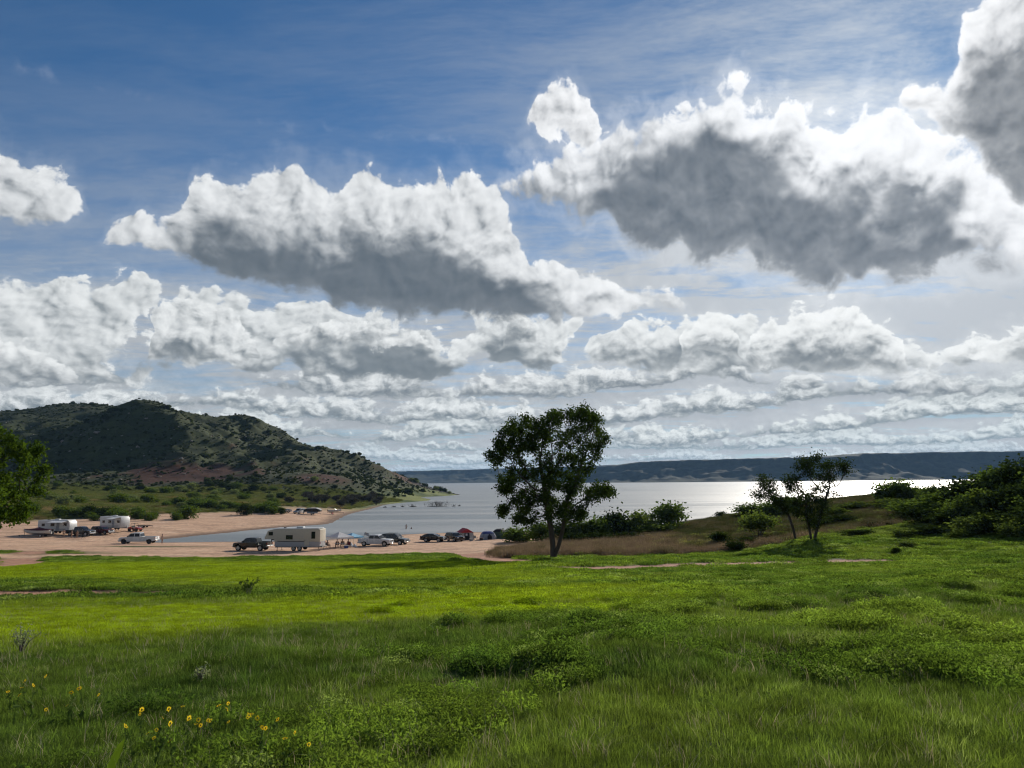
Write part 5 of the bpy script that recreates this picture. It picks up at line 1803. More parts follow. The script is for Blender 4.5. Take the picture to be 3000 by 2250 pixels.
b.rod((1.7, 0.4, 0.5), (2.9, 0, 0.45), 0.05)
b.rod((1.7, -0.4, 0.5), (2.9, 0, 0.45), 0.05)
b.rod((2.8, 0, 0.5), (2.8, 0, 0.0), 0.04)
b.out('hitch_frame', DARKSTEEL, pc)


# ------------------------------------------------------------------ boats and small trailers
def boat_on_trailer(name, label, loc, heading, L, covered, hull_m, cover_m):
    t = tag(empty(name, loc, heading), label, 'boat')
    secs = []
    for f, w, zk, zt in ((0.0, 0.95, 0.62, 1.45), (0.3, 1.08, 0.60, 1.45), (0.6, 1.05, 0.62, 1.50), (0.82, 0.72, 0.78, 1.58), (0.95, 0.30, 1.05, 1.64), (1.0, 0.03, 1.45, 1.68)):
        secs.append([(f * L, 0, zk), (f * L, w * 0.75, zk + 0.28), (f * L, w, zt), (f * L, -w, zt), (f * L, -w * 0.75, zk + 0.28)])
    b = B()
    rings = [[b.bm.verts.new(p) for p in s] for s in secs]
    for r0, r1 in zip(rings[:-1], rings[1:]):
        for i in range(5):
            j = (i + 1) % 5
            b.bm.faces.new((r0[i], r0[j], r1[j], r1[i]))
    b.bm.faces.new(rings[0][::-1])
    bmesh.ops.recalc_face_normals(b.bm, faces=b.bm.faces[:])
    b.out('hull', hull_m, t, True)
    if covered:
        b = B()
        tops = [(0.0, 1.0, 1.46, 1.62), (0.25, 1.12, 1.40, 1.78), (0.45, 1.12, 1.40, 2.10), (0.62, 1.08, 1.44, 1.86), (0.82, 0.76, 1.52, 1.74), (1.0, 0.06, 1.66, 1.70)]
        rings = [[b.bm.verts.new((f * L, y, z)) for y, z in ((w, zb), (w * 0.55, (zb + zt) / 2 + 0.08), (0, zt), (-w * 0.55, (zb + zt) / 2 + 0.08), (-w, zb))] for f, w, zb, zt in tops]
        for r0, r1 in zip(rings[:-1], rings[1:]):
            for i in range(4):
                b.bm.faces.new((r0[i], r0[i + 1], r1[i + 1], r1[i]))
        b.bm.faces.new(rings[0][::-1])
        bmesh.ops.recalc_face_normals(b.bm, faces=b.bm.faces[:])
        b.out('cover', cover_m, t, True)
    else:
        b = B()
        b.poly([(L * 0.55, 0.8, 1.5), (L * 0.62, 0, 1.55), (L * 0.55, -0.8, 1.5), (L * 0.48, -0.7, 2.0), (L * 0.48, 0.7, 2.0)], 0.02)
        b.out('windscreen', GLASS, t)
    b = B()
    b.box((-0.25, 0, 1.42), (0.42, 0.36, 0.42), bevel=0.08, seg=2)
    b.box((-0.2, 0, 0.95), (0.16, 0.12, 0.75))
    b.cyl((-0.3, 0, 0.58), 0.12, 0.08, 'X', 10)
    b.out('outboard_motor', PLASTIC, t, True)
    b = B()
    for s in (1, -1):
        b.rod((0.1, s * 0.55, 0.48), (L * 0.75, s * 0.5, 0.48), 0.045)
        b.rod((L * 0.75, s * 0.5, 0.48), (L + 1.0, 0, 0.46), 0.045)
        b.rod((L * 0.2, s * 0.5, 0.5), (L * 0.2, s * 0.6, 0.85), 0.03)
    b.rod((L * 0.3, -0.9, 0.38), (L * 0.3, 0.9, 0.38), 0.045)
    b.rod((L + 0.8, 0, 0.5), (L + 0.8, 0, 0.0), 0.04)
    b.rod((L * 0.95, 0, 0.46), (L * 1.0, 0, 1.5), 0.04)
    b.out('trailer_frame', DARKSTEEL, t)
    for s in (1, -1):
        wheel(t, L * 0.3, s * 0.98, 0.32, 0.2)
    return t


boat_on_trailer('covered_boat', 'boat on a trailer under a dark maroon cover in front of the long travel trailer', G(-98.0, 153.4), R(184), 5.7, True, RVWHITE, FAB_MAROON)
boat_on_trailer('open_boat', 'small white motorboat on a trailer beyond the far pop-up camper', G(-68.0, 265.0), R(12), 4.6, False, RVWHITE, FAB_WHITE)

ft = tag(empty('flatbed_trailer', G(-91.0, 177.6), R(-6)), 'empty dark flatbed trailer left by itself on the left beach', 'trailer')
b = B()
b.box((0, 0, 0.55), (2.6, 1.7, 0.08), bevel=0.01)
b.out('deck', WOOD, ft)
b = B()
for s in (1, -1):
    b.rod((-1.3, s * 0.8, 0.47), (1.3, s * 0.8, 0.47), 0.05)
    b.rod((1.3, s * 0.6, 0.47), (2.5, 0, 0.47), 0.045)
b.rod((2.3, 0, 0.5), (2.3, 0, 0.0), 0.035)
b.out('frame', DARKSTEEL, ft)
for x in (-0.45, 0.35):
    for s in (1, -1):
        wheel(ft, x, s * 0.95, 0.31, 0.2)

ut = tag(empty('utility_vehicle', G(-88.3, 168.6), R(-12)), 'red open off-road buggy under the awning end of the toy hauler', 'buggy')
b = B()
b.slab([(1.35, 0.45), (1.4, 0.8), (0.6, 1.02), (0.45, 0.62), (-0.4, 0.62), (-0.45, 1.05), (-1.4, 1.05), (-1.4, 0.5)], lambda x, z: 0.68, 0.04)
b.out('body', P_RED, ut, True)
b = B()
for s in (1, -1):
    b.rod((0.55, s * 0.62, 1.0), (0.2, s * 0.55, 1.85), 0.03)
    b.rod((0.2, s * 0.55, 1.85), (-0.6, s * 0.55, 1.85), 0.03)
    b.rod((-0.6, s * 0.55, 1.85), (-0.75, s * 0.62, 1.0), 0.03)
b.rod((0.2, -0.55, 1.85), (0.2, 0.55, 1.85), 0.03)
b.rod((-0.6, -0.55, 1.85), (-0.6, 0.55, 1.85), 0.03)
b.out('roll_cage', DARKSTEEL, ut)
b = B()
b.box((-0.25, 0, 0.75), (0.5, 1.1, 0.16), bevel=0.04)
b.box((-0.5, 0, 1.05), (0.14, 1.1, 0.55), bevel=0.04)
b.out('seat', PLASTIC, ut)
for x in (0.95, -0.9):
    for s in (1, -1):
        wheel(ut, x, s * 0.72, 0.36, 0.28, DARKSTEEL)


# ------------------------------------------------------------------ canopies and tents
def canopy(name, label, loc, rz, w, leg, peak, cloth):
    t = tag(empty(name, loc, rz), label, 'canopy')
    h = w / 2
    n = 6
    b = B()
    apex = b.bm.verts.new((0, 0, peak))
    edge = []
    for k_ in range(4):
        a0 = [(h, h), (-h, h), (-h, -h), (h, -h)][k_]
        a1 = [(-h, h), (-h, -h), (h, -h), (h, h)][k_]
        for i in range(n):
            f = i / n
            sag = -0.10 * math.sin(math.pi * f)
            edge.append(b.bm.verts.new((a0[0] + (a1[0] - a0[0]) * f, a0[1] + (a1[1] - a0[1]) * f, leg + sag * 0.5)))
    m = len(edge)
    mid = [b.bm.verts.new((v.co.x * 0.5, v.co.y * 0.5, leg + (peak - leg) * 0.42)) for v in edge]
    for i in range(m):
        j = (i + 1) % m
        b.bm.faces.new((edge[i], edge[j], mid[j], mid[i]))
        b.bm.faces.new((mid[i], mid[j], apex))
    val = [b.bm.verts.new((v.co.x, v.co.y, v.co.z - 0.22)) for v in edge]
    for i in range(m):
        j = (i + 1) % m
        b.bm.faces.new((edge[j], edge[i], val[i], val[j]))
    b.out('roof_cloth', cloth, t, False)
    for sx_ in (1, -1):
        for sy_ in (1, -1):
            b = B()
            b.rod((sx_ * (h - 0.05), sy_ * (h - 0.05), 0), (sx_ * (h - 0.05), sy_ * (h - 0.05), leg), 0.025)
            b.box((sx_ * (h - 0.05), sy_ * (h - 0.05), 0.01), (0.16, 0.16, 0.02))
            b.out('leg', CHROME, t)
    b = B()
    for a, c in (((h, h), (-h, h)), ((-h, h), (-h, -h)), ((-h, -h), (h, -h)), ((h, -h), (h, h))):
        mx_, my_ = (a[0] + c[0]) / 2 * 0.97, (a[1] + c[1]) / 2 * 0.97
        b.rod((a[0] * 0.97, a[1] * 0.97, leg - 0.02), (mx_, my_, leg - 0.35), 0.015)
        b.rod((c[0] * 0.97, c[1] * 0.97, leg - 0.02), (mx_, my_, leg - 0.35), 0.015)
    b.out('truss', CHROME, t)
    return t


canopy('pop_up_canopy', 'white pop-up canopy over the seated campers beside the fifth-wheel', G(-28.7, 119.2), R(52), 3.3, 1.75, 2.5, FAB_WHITE)
canopy('pop_up_canopy', 'light blue pop-up canopy just behind the white canopy', G(-27.3, 122.6), R(50), 2.7, 1.6, 2.18, FAB_SKY)


def dome(name, label, loc, rz, rx, ry, h, fly, wall, door=None):
    """dome tent: patterned panels between two crossing poles"""
    t = tag(empty(name, loc, rz), label, 'tent')
    nu, nv = 24, 8
    for nm, z0_, z1_, m in (('wall', 0.0, 0.55, wall), ('rainfly', 0.50, 1.0, fly)):
        b = B()
        rings = []
        for j in range(nv + 1):
            f = z0_ + (z1_ - z0_) * j / nv
            ang_ = f * math.pi / 2
            rad_, zz = math.cos(ang_) ** 0.75, math.sin(ang_) ** 0.9
            out_ = 1.0 + (0.025 if nm == 'rainfly' else 0)
            ring = []
            for i in range(nu):
                a = i * 2 * math.pi / nu
                sq = 1.0 / (abs(math.cos(a)) ** 3 + abs(math.sin(a)) ** 3) ** (1 / 3)
                pole = 1 + 0.05 * (math.cos(4 * a + math.pi)) * (1 - f)
                ring.append(b.bm.verts.new((rx * rad_ * sq * pole * math.cos(a) * out_, ry * rad_ * sq * pole * math.sin(a) * out_, h * zz * out_)))
            rings.append(ring)
        for r0, r1 in zip(rings[:-1], rings[1:]):
            for i in range(nu):
                j = (i + 1) % nu
                b.bm.faces.new((r0[i], r0[j], r1[j], r1[i]))
        if nm == 'rainfly':
            b.bm.faces.new(rings[-1])
        bmesh.ops.remove_doubles(b.bm, verts=b.bm.verts[:], dist=0.002)
        b.out(nm, m, t, True)
    b = B()
    for a in (math.pi / 4, 3 * math.pi / 4):
        pts = []
        for i in range(13):
            u = math.pi * i / 12
            sq = 2 ** (1 / 2 - 1 / 3)
            pts.append((rx * 1.06 * sq * abs(math.cos(u)) ** 0.75 * math.copysign(1, math.cos(u)) * math.cos(a), ry * 1.06 * sq * abs(math.cos(u)) ** 0.75 * math.copysign(1, math.cos(u)) * math.sin(a), h * 1.05 * math.sin(u) ** 0.9 if 0 < i < 12 else 0.0))
        for p, q in zip(pts[:-1], pts[1:]):
            b.rod(p, q, 0.014, 5)
    b.out('pole', DARKSTEEL, t)
    if door:
        b = B()
        b.poly([(-0.42, -ry * 1.06, 0.05), (0.42, -ry * 1.06, 0.05), (0.40, -ry * 0.97, h * 0.45), (0, -ry * 0.80, h * 0.72), (-0.40, -ry * 0.97, h * 0.45)], 0.02)
        b.out('door_panel', door, t)
    return t


dome('dome_tent', 'dome tent with white and blue fly over grey mesh walls', G(-4.9, 138.6), R(15), 1.55, 1.5, 1.5, FAB_BLUE, FAB_GREY, SKIRT)
dome('dome_tent', 'dark dome tent between the blue tent and the shrubs', G(-2.7, 141.2), R(-20), 1.5, 1.4, 1.75, SKIRT, FAB_GREEN, None)
dome('dome_tent', 'green and white dome tent half hidden by the cottonwood', G(-0.7, 140.6), R(30), 1.35, 1.3, 1.45, FAB_WHITE, FAB_GREEN, FAB_TAN)
dome('dome_tent', 'small blue dome tent behind the cottonwood leaves', G(1.3, 144.0), R(5), 1.1, 1.1, 1.2, FAB_BLUE, FAB_BLUE, None)

ct = tag(empty('cabin_tent', G(-9.3, 138.4), R(24)), 'cabin tent with red roof and pale grey walls', 'tent')
b = B()
wl = [(-1.25, -1.1), (1.25, -1.1), (1.25, 1.1), (-1.25, 1.1)]
lo = [b.bm.verts.new((x * 1.12, y * 1.12, 0)) for x, y in wl]
hi_ = [b.bm.verts.new((x, y, 1.45)) for x, y in wl]
for i in range(4):
    b.bm.faces.new((lo[i], lo[(i + 1) % 4], hi_[(i + 1) % 4], hi_[i]))
b.out('wall', FAB_TAN, ct)
b = B()
ev = [b.bm.verts.new((x * 1.1, y * 1.12, 1.36)) for x, y in wl]
rg = [b.bm.verts.new((0, -1.25, 2.15)), b.bm.verts.new((0, 1.25, 2.15))]
for f_ in ((ev[0], rg[0], rg[1], ev[3]), (ev[1], ev[2], rg[1], rg[0]), (ev[0], ev[1], rg[0]), (ev[2], ev[3], rg[1])):
    b.bm.faces.new(f_)
b.out('roof', FAB_RED, ct)
b = B()
b.poly([(-0.55, -1.235, 0.05), (0.55, -1.235, 0.05), (0.5, -1.135, 1.3), (-0.5, -1.135, 1.3)], 0.015)
b.out('door_panel', SKIRT, ct)
b = B()
b.poly([(-0.28, -1.20, 0.8), (0.1, -1.20, 0.8), (0.1, -1.165, 1.2), (-0.28, -1.165, 1.2)], 0.01)
b.out('window_flap', FAB_WHITE, ct)
b = B()
b.poly([(1.345, -0.6, 0.35), (1.345, 0.6, 0.35), (1.27, 0.55, 1.25), (1.27, -0.55, 1.25)], 0.01)
b.out('side_panel', FAB_GREY, ct)
for x, y in wl:
    b = B()
    b.rod((x * 1.13, y * 1.13, 0), (x * 1.02, y * 1.02, 1.42), 0.02)
    b.out('pole', DARKSTEEL, ct)

# crumpled tarp behind the silver pickup
rng = np.random.default_rng(77)
xs, ys = np.meshgrid(np.linspace(-0.8, 0.8, 16), np.linspace(-0.55, 0.55, 12))
zz = 0.72 * np.exp(-((xs + 0.25) / 0.30) ** 2 - (ys / 0.5) ** 2) + 0.55 * np.exp(-((xs - 0.40) / 0.18) ** 2 - (ys / 0.45) ** 2) + 0.10 * fbm(xs * 4, ys * 4, 3) + 0.03
ii = np.arange(xs.size).reshape(xs.shape)
q = np.stack([ii[:-1, :-1], ii[:-1, 1:], ii[1:, 1:], ii[1:, :-1]], -1).reshape(-1, 4)
tp = link('crumpled_tarp', mesh_np('crumpled_tarp', np.stack([xs.ravel(), ys.ravel(), zz.ravel()], 1), q, 4, [FAB_WHITE]), loc=G(-26.6, 119.8))
tag(tp, 'crumpled white tarp lying on the sand behind the silvery pickup', 'tarp')

# flag on a pole
fg = tag(empty('flag', G(-26.3, 127.0)), 'small pale flag flying from a thin pole on the beach', 'flag')
b = B()
b.rod((0, 0, 0), (0.12, 0, 2.05), 0.018)
b.out('pole', CHROME, fg)
xs, zs = np.meshgrid(np.linspace(0, 0.75, 12), np.linspace(0, 0.5, 6))
co = np.stack([0.12 + xs, 0.07 * np.sin(xs * 9 + zs * 2) * (xs / 0.75), 1.55 + zs - 0.12 * xs ** 2 + 0.05 * np.sin(xs * 7)], -1).reshape(-1, 3)
ii = np.arange(xs.size).reshape(xs.shape)
q = np.stack([ii[:-1, :-1], ii[:-1, 1:], ii[1:, 1:], ii[1:, :-1]], -1).reshape(-1, 4)
link('cloth', mesh_np('cloth', co, q, 4, [FAB_GREY]), fg)


# ------------------------------------------------------------------ camp furniture
def camp_chair(label, loc, rz, cloth, group=None):
    t = tag(empty('camp_chair', loc, rz), label, 'chair', group)
    b = B()
    b.poly([(-0.24, -0.24, 0.44), (0.24, -0.24, 0.44), (0.24, 0.22, 0.40), (-0.24, 0.22, 0.40)], 0.015)
    b.out('seat', cloth, t)
    b = B()
    b.poly([(-0.25, 0.22, 0.42), (0.25, 0.22, 0.42), (0.25, 0.36, 0.92), (-0.25, 0.36, 0.92)], 0.015)
    b.out('backrest', cloth, t)
    for s in (1, -1):
        for y0_, y1_ in ((-0.26, 0.26), (0.26, -0.26)):
            b = B()
            b.rod((s * 0.27, y0_, 0), (s * 0.27, y1_, 0.46), 0.014)
            b.out('leg', DARKSTEEL, t)
        b = B()
        b.rod((s * 0.28, -0.26, 0.62), (s * 0.28, 0.30, 0.64), 0.018)
        b.rod((s * 0.27, 0.24, 0.40), (s * 0.27, 0.37, 0.93), 0.014)
        b.rod((s * 0.28, -0.25, 0.44), (s * 0.28, -0.25, 0.62), 0.014)
        b.out('armrest', DARKSTEEL, t)
    return t


tb = tag(empty('folding_table', G(-28.2, 117.8), R(8)), 'long folding table laden with things under the white canopy', 'table')
b = B()
b.box((0, 0, 0.72), (1.7, 0.7, 0.05), bevel=0.01)
b.out('table_top', FAB_GREY, tb)
for sx_ in (1, -1):
    for sy_ in (1, -1):
        b = B()
        b.rod((sx_ * 0.75, sy_ * 0.28, 0), (sx_ * 0.7, sy_ * 0.25, 0.70), 0.018)
        b.out('leg', DARKSTEEL, tb)


def cooler(label, loc, rz, body, lid):
    t = tag(empty('cooler', loc, rz), label, 'cooler')
    b = B()
    b.box((0, 0, 0.20), (0.62, 0.38, 0.38), bevel=0.03)
    b.out('body', body, t, True)
    b = B()
    b.box((0, 0, 0.43), (0.65, 0.41, 0.09), bevel=0.03)
    b.out('lid', lid, t, True)
    b = B()
    b.rod((-0.33, -0.12, 0.30), (-0.33, 0.12, 0.30), 0.02)
    b.rod((0.33, -0.12, 0.30), (0.33, 0.12, 0.30), 0.02)
    b.out('handle', PLASTIC, t)
    return t


cooler('white-lidded cooler on the ground by the folding table', G(-27.0, 117.0), R(20), FAB_BLUE, RVWHITE)
cooler('dark cooler on the sand between the red-roofed tent and the blue dome', G(-6.0, 135.6), R(-15), PLASTIC, FAB_MAROON)
cooler('tan cooler beside the open camp chair at the red-roofed tent', G(-7.9, 135.0), R(35), FAB_TAN, FAB_TAN)
camp_chair('maroon camp chair standing empty beside the folding table', G(-26.9, 118.3), R(200), FAB_MAROON)
camp_chair('grey camp chair left on the sand by the red-roofed tent', G(-7.1, 135.5), R(150), FAB_GREY)
camp_chair('dark camp chair alone on the left beach in front of the black pickup', G(-90.2, 151.8), R(170), SKIRT)
camp_chair('dark camp chair far out on the sand beside the flatbed trailer', G(-88.3, 172.0), R(120), FAB_MAROON)
camp_chair('red camp chair at the water line of the far spit', G(-64.6, 258.6), R(80), FAB_RED)


# ------------------------------------------------------------------ people
SKIN = simple_mat('skin', (0.26, 0.15, 0.10), 0.6, vary=0.06)
HAIR = simple_mat('dark_hair', (0.020, 0.014, 0.010), 0.7)
CLOTH = {n: simple_mat(n + '_clothing', c, 0.9) for n, c in dict(black=(0.018, 0.018, 0.020), maroon=(0.10, 0.018, 0.022), grey=(0.14, 0.14, 0.15), navy=(0.02, 0.03, 0.07), white=(0.62, 0.62, 0.60), denim=(0.05, 0.07, 0.12), red=(0.28, 0.03, 0.03), tan=(0.30, 0.23, 0.15)).items()}


def person(label, loc, rz, pose, shirt, trousers, group=None, bare_legs=False):
    """figure facing -y; the body is one skinned surface, hair a child of it"""
    J = {}
    if pose == 'stand':
        J.update(pelvis=(0, 0, .93), belly=(0, 0, 1.08), chest=(0, 0, 1.30), neck=(0, 0, 1.47), head=(0, -.02, 1.60), crown=(0, -.01, 1.70))
        for s, n in ((1, 'L'), (-1, 'R')):
            J.update({'hip' + n: (s * .09, 0, .88), 'knee' + n: (s * .11, -.02, .48), 'ank' + n: (s * .12, .02, .09), 'toe' + n: (s * .14, -.15, .04),
                      'sh' + n: (s * .17, 0, 1.40), 'el' + n: (s * .24, .02, 1.12), 'wr' + n: (s * .23, -.10, .90), 'pa' + n: (s * .225, -.13, .83)})
    elif pose == 'sit':
        J.update(pelvis=(0, .08, .52), belly=(0, .11, .66), chest=(0, .14, .88), neck=(0, .14, 1.05), head=(0, .10, 1.18), crown=(0, .11, 1.28))
        for s, n in ((1, 'L'), (-1, 'R')):
            J.update({'hip' + n: (s * .09, .05, .50), 'knee' + n: (s * .13, -.36, .52), 'ank' + n: (s * .14, -.40, .09), 'toe' + n: (s * .15, -.56, .04),
                      'sh' + n: (s * .17, .14, .98), 'el' + n: (s * .25, .04, .74), 'wr' + n: (s * .20, -.18, .66), 'pa' + n: (s * .18, -.26, .65)})
    else:  # wading: legs under water
        J.update(pelvis=(0, 0, .93), belly=(0, 0, 1.08), chest=(0, 0, 1.30), neck=(0, 0, 1.47), head=(0, -.02, 1.60), crown=(0, -.01, 1.70))
        for s, n in ((1, 'L'), (-1, 'R')):
            J.update({'hip' + n: (s * .10, 0, .88), 'knee' + n: (s * .13, -.04, .48), 'ank' + n: (s * .15, .02, .09), 'toe' + n: (s * .16, -.15, .04),
                      'sh' + n: (s * .17, 0, 1.40), 'el' + n: (s * .30, .02, 1.16), 'wr' + n: (s * .36, -.14, 1.04), 'pa' + n: (s * .37, -.21, 1.02)})
    rad = dict(pelvis=.125, belly=.12, chest=.135, neck=.055, head=.088, crown=.075, hip=.095, knee=.058, ank=.042, toe=.035, sh=.062, el=.043, wr=.030, pa=.030)
    names = list(J)
    E = [('pelvis', 'belly'), ('belly', 'chest'), ('chest', 'neck'), ('neck', 'head'), ('head', 'crown')]
    for n in 'LR':
        E += [('pelvis', 'hip' + n), ('hip' + n, 'knee' + n), ('knee' + n, 'ank' + n), ('ank' + n, 'toe' + n), ('chest', 'sh' + n), ('sh' + n, 'el' + n), ('el' + n, 'wr' + n), ('wr' + n, 'pa' + n)]
    me = bpy.data.meshes.new('person')
    me.from_pydata([J[n] for n in names], [(names.index(a), names.index(c)) for a, c in E], [])
    tmp = bpy.data.objects.new('tmp', me)
    COL.objects.link(tmp)
    md = tmp.modifiers.new('skin', 'SKIN')
    for i, n in enumerate(names):
        sv = me.skin_vertices[0].data[i]
        r = rad[n if n in rad else n[:-1]]
        sv.radius = (r, r * (0.72 if n in ('pelvis', 'belly', 'chest') else 1.0))
        sv.use_root = n == 'pelvis'
    tmp.modifiers.new('sub', 'SUBSURF').levels = 1
    dg = bpy.context.evaluated_depsgraph_get()
    body = bpy.data.meshes.new_from_object(tmp.evaluated_get(dg))
    bpy.data.objects.remove(tmp)
    bm = bmesh.new()
    bm.from_mesh(body)
    # fingers: five bent chains rooted in each palm
    for s, n in ((1, 'L'), (-1, 'R')):
        pa, wr_ = Vector(J['pa' + n]), Vector(J['wr' + n])
        d = (pa - wr_).normalized()
        side = Vector((1, 0, 0)) if abs(d.x) < 0.8 else Vector((0, 1, 0))
        side = (side - d * side.dot(d)).normalized()
        dn = d.cross(side).normalized()
        for i, ln in enumerate((.062, .070, .066, .052)):
            p0 = pa + side * (i - 1.5) * 0.017
            p1 = p0 + d * (0.02 + ln * 0.55)
            p2 = p1 + (d * 0.8 + dn * s * 0.5).normalized() * ln * 0.5
            for a, c, r0 in ((p0, p1, .009), (p1, p2, .008)):
                q = bmesh.ops.create_cone(bm, cap_ends=True, segments=5, radius1=r0, radius2=r0 * 0.85, depth=(c - a).length)
                bmesh.ops.transform(bm, matrix=Matrix.Translation((a + c) / 2) @ (c - a).to_track_quat('Z', 'Y').to_matrix().to_4x4(), verts=q['verts'])
        p0 = wr_ + d * 0.03 + side * s * -0.02
        p1 = p0 + (d + side * s * -0.9).normalized() * 0.05
        q = bmesh.ops.create_cone(bm, cap_ends=True, segments=5, radius1=.011, radius2=.009, depth=(p1 - p0).length)
        bmesh.ops.transform(bm, matrix=Matrix.Translation((p0 + p1) / 2) @ (p1 - p0).to_track_quat('Z', 'Y').to_matrix().to_4x4(), verts=q['verts'])
    # nose and ears
    hd = Vector(J['head'])
    for c, r_ in (((0, -.095, -.005), .016), ((.085, 0, 0), .022), ((-.085, 0, 0), .022)):
        q = bmesh.ops.create_icosphere(bm, subdivisions=1, radius=r_)
        bmesh.ops.translate(bm, vec=hd + Vector(c), verts=q['verts'])
    nk, bl = Vector(J['neck']).z, Vector(J['pelvis']).z + .06
    for f in bm.faces:
        c = f.calc_center_median()
        el_z = min(Vector(J['elL']).z, Vector(J['elR']).z)
        arm = abs(c.x) > .185 and pose != 'sit' or (pose == 'sit' and c.y < -0.12 and c.z > .60)
        if c.z > nk - 0.01:
            f.material_index = 0
        elif arm and (c.z < el_z + .03 or (pose == 'sit')):
            f.material_index = 0
        elif c.z > bl and not (pose == 'sit' and c.y < -0.05):
            f.material_index = 1
        else:
            f.material_index = 0 if (bare_legs and c.z < Vector(J['kneeL']).z + .02) else 2
        f.smooth = True
    bm.to_mesh(body)
    bm.free()
    body.materials.clear()
    for m in (SKIN, CLOTH[shirt], CLOTH[trousers]):
        body.materials.append(m)
    body.name = 'person'
    o = link('person', body, loc=loc)
    o.rotation_euler.z = rz
    bmh = bmesh.new()
    q = bmesh.ops.create_icosphere(bmh, subdivisions=2, radius=0.105)
    for v in bmh.verts:
        v.co = Vector((v.co.x * 0.98, v.co.y * 1.0 + 0.022, v.co.z * 0.9 + 0.055))
        if v.co.y < -0.055 and v.co.z < 0.075:
            v.co.y = -0.03
        v.co += hd
    hm = bpy.data.meshes.new('hair')
    bmh.to_mesh(hm)
    bmh.free()
    hm.materials.append(HAIR)
    link('hair', hm, o)
    return tag(o, label, 'person', group)


for (x, y, rz, sh, tr, lab) in ((-30.1, 117.5, R(60), 'black', 'black', 'person in black seated at the end of the table next to the fifth-wheel'),
                                (-28.9, 118.7, R(5), 'maroon', 'denim', 'person in a dark red top seated behind the folding table'),
                                (-28.1, 118.8, R(-6), 'black', 'denim', 'person in black seated behind the middle of the folding table'),
                                (-27.2, 118.9, R(-30), 'grey', 'black', 'person in grey seated at the pickup end of the folding table')):
    person(lab, G(x, y), rz, 'sit', sh, tr)
    camp_chair('black camp chair under a seated camper at the folding table', G(x, y), rz, SKIRT, 'chairs around the folding table')
person('person in dark clothes standing at the tailgate of the white pickup by the inlet', G(-65.8, 135.6), R(80), 'stand', 'maroon', 'black')
person('person in a pale shirt standing by the end of the long travel trailer', G(-94.9, 152.6), R(30), 'stand', 'white', 'tan', bare_legs=True)
person('person in dark clothes standing in front of the black pickup near the boat', G(-92.6, 151.6), R(-20), 'stand', 'navy', 'black')
person('person in dark red standing between the black pickup and the camp chair', G(-91.4, 151.5), R(15), 'stand', 'maroon', 'grey')
person('bather standing knee-deep in the inlet', (-27.3, 184.0, -0.50), R(10), 'wade', 'black', 'black')
person('bather sunk chest-deep in the inlet beside the standing one', (-26.1, 184.8, -1.22), R(-40), 'wade', 'navy', 'navy')
person('distant person on the shore beyond the far pop-up camper', G(-69.4, 289.0), R(0), 'stand', 'black', 'black')

# ------------------------------------------------------------------ drowned brush in the inlet
def dead_brush(label, loc, w, h, n, seed, group=None):
    rng = np.random.default_rng(seed)
    t = tag(empty('drowned_brush', loc), label, 'brush', group)
    segs = []
    for i in range(n):
        p = np.array([rng.normal() * w * 0.3, rng.normal() * 0.8, -0.6])
        hh = h * rng.uniform(0.35, 1.0)
        q = p + np.array([rng.normal() * 0.35 * hh, rng.normal() * 0.3 * hh, hh * 0.6 + 0.6])
        e = q + np.array([rng.normal() * 0.3 * hh, rng.normal() * 0.3 * hh, hh * 0.45])
        segs += [(p, q, 0.045, 0.03), (q, e, 0.03, 0.010)]
        for j in range(3):
            e2 = q + np.array([rng.normal() * 0.35 * hh, rng.normal() * 0.3 * hh, hh * rng.uniform(0.1, 0.4)])
            segs.append((q, e2, 0.022, 0.008))
    co, qd = tubes(segs, 4)
    link('branches', mesh_np('branches', co, qd, 4, [BARK_GREY]), t)
    # mat of drift round the foot
    a = rng.uniform(0, 6.28, 240)
    r = np.sqrt(rng.uniform(0, 1, 240))
    co, tr_ = leaf_cards(np.stack([r * np.cos(a) * w * 0.55, r * np.sin(a) * 1.2, rng.uniform(0.0, 0.35, 240) * (1 - r)], 1), np.full(240, 0.34), rng)
    link('drift_mat', mesh_np('drift_mat', co, tr_, 3, [TWIG_GREY], False), t)
    return t


dead_brush('largest clump of drowned leafless brush standing out in the inlet', (-36.5, 346, 0), 9.0, 3.0, 90, 1)
dead_brush('small drowned snag of twigs in the inlet beside the large clump', (-48.0, 345, 0), 3.0, 1.6, 18, 2)
for i, (x, y, w, h) in enumerate(((-57, 344, 2.0, 1.0), (-53, 345, 1.4, 1.3), (-28.5, 346, 1.4, 1.6), (-26, 347, 1.0, 1.2), (-60.5, 340, 1.6, 0.8))):
    dead_brush('thin drowned twigs poking from the inlet water', (x, y, 0), w, h, 7, 5 + i, 'twigs in the inlet')

# ------------------------------------------------------------------ rocks on the point and the hillside
def rock_mesh(seed):
    bm = bmesh.new()
    bmesh.ops.create_icosphere(bm, subdivisions=2, radius=0.5)
    rng = np.random.default_rng(seed)
    ax = rng.uniform(0.6, 1.2, 3)
    for v in bm.verts:
        n = float(gnoise(np.array([v.co.x * 2.5 + seed]), np.array([v.co.y * 2.5 + v.co.z * 1.7]))[0])
        v.co = Vector((v.co.x * ax[0], v.co.y * ax[1], v.co.z * ax[2] * 0.7)) * (1 + 0.35 * n)
    me = bpy.data.meshes.new('rock')
    bm.to_mesh(me)
    bm.free()
    me.materials.append(ROCK)
    return me


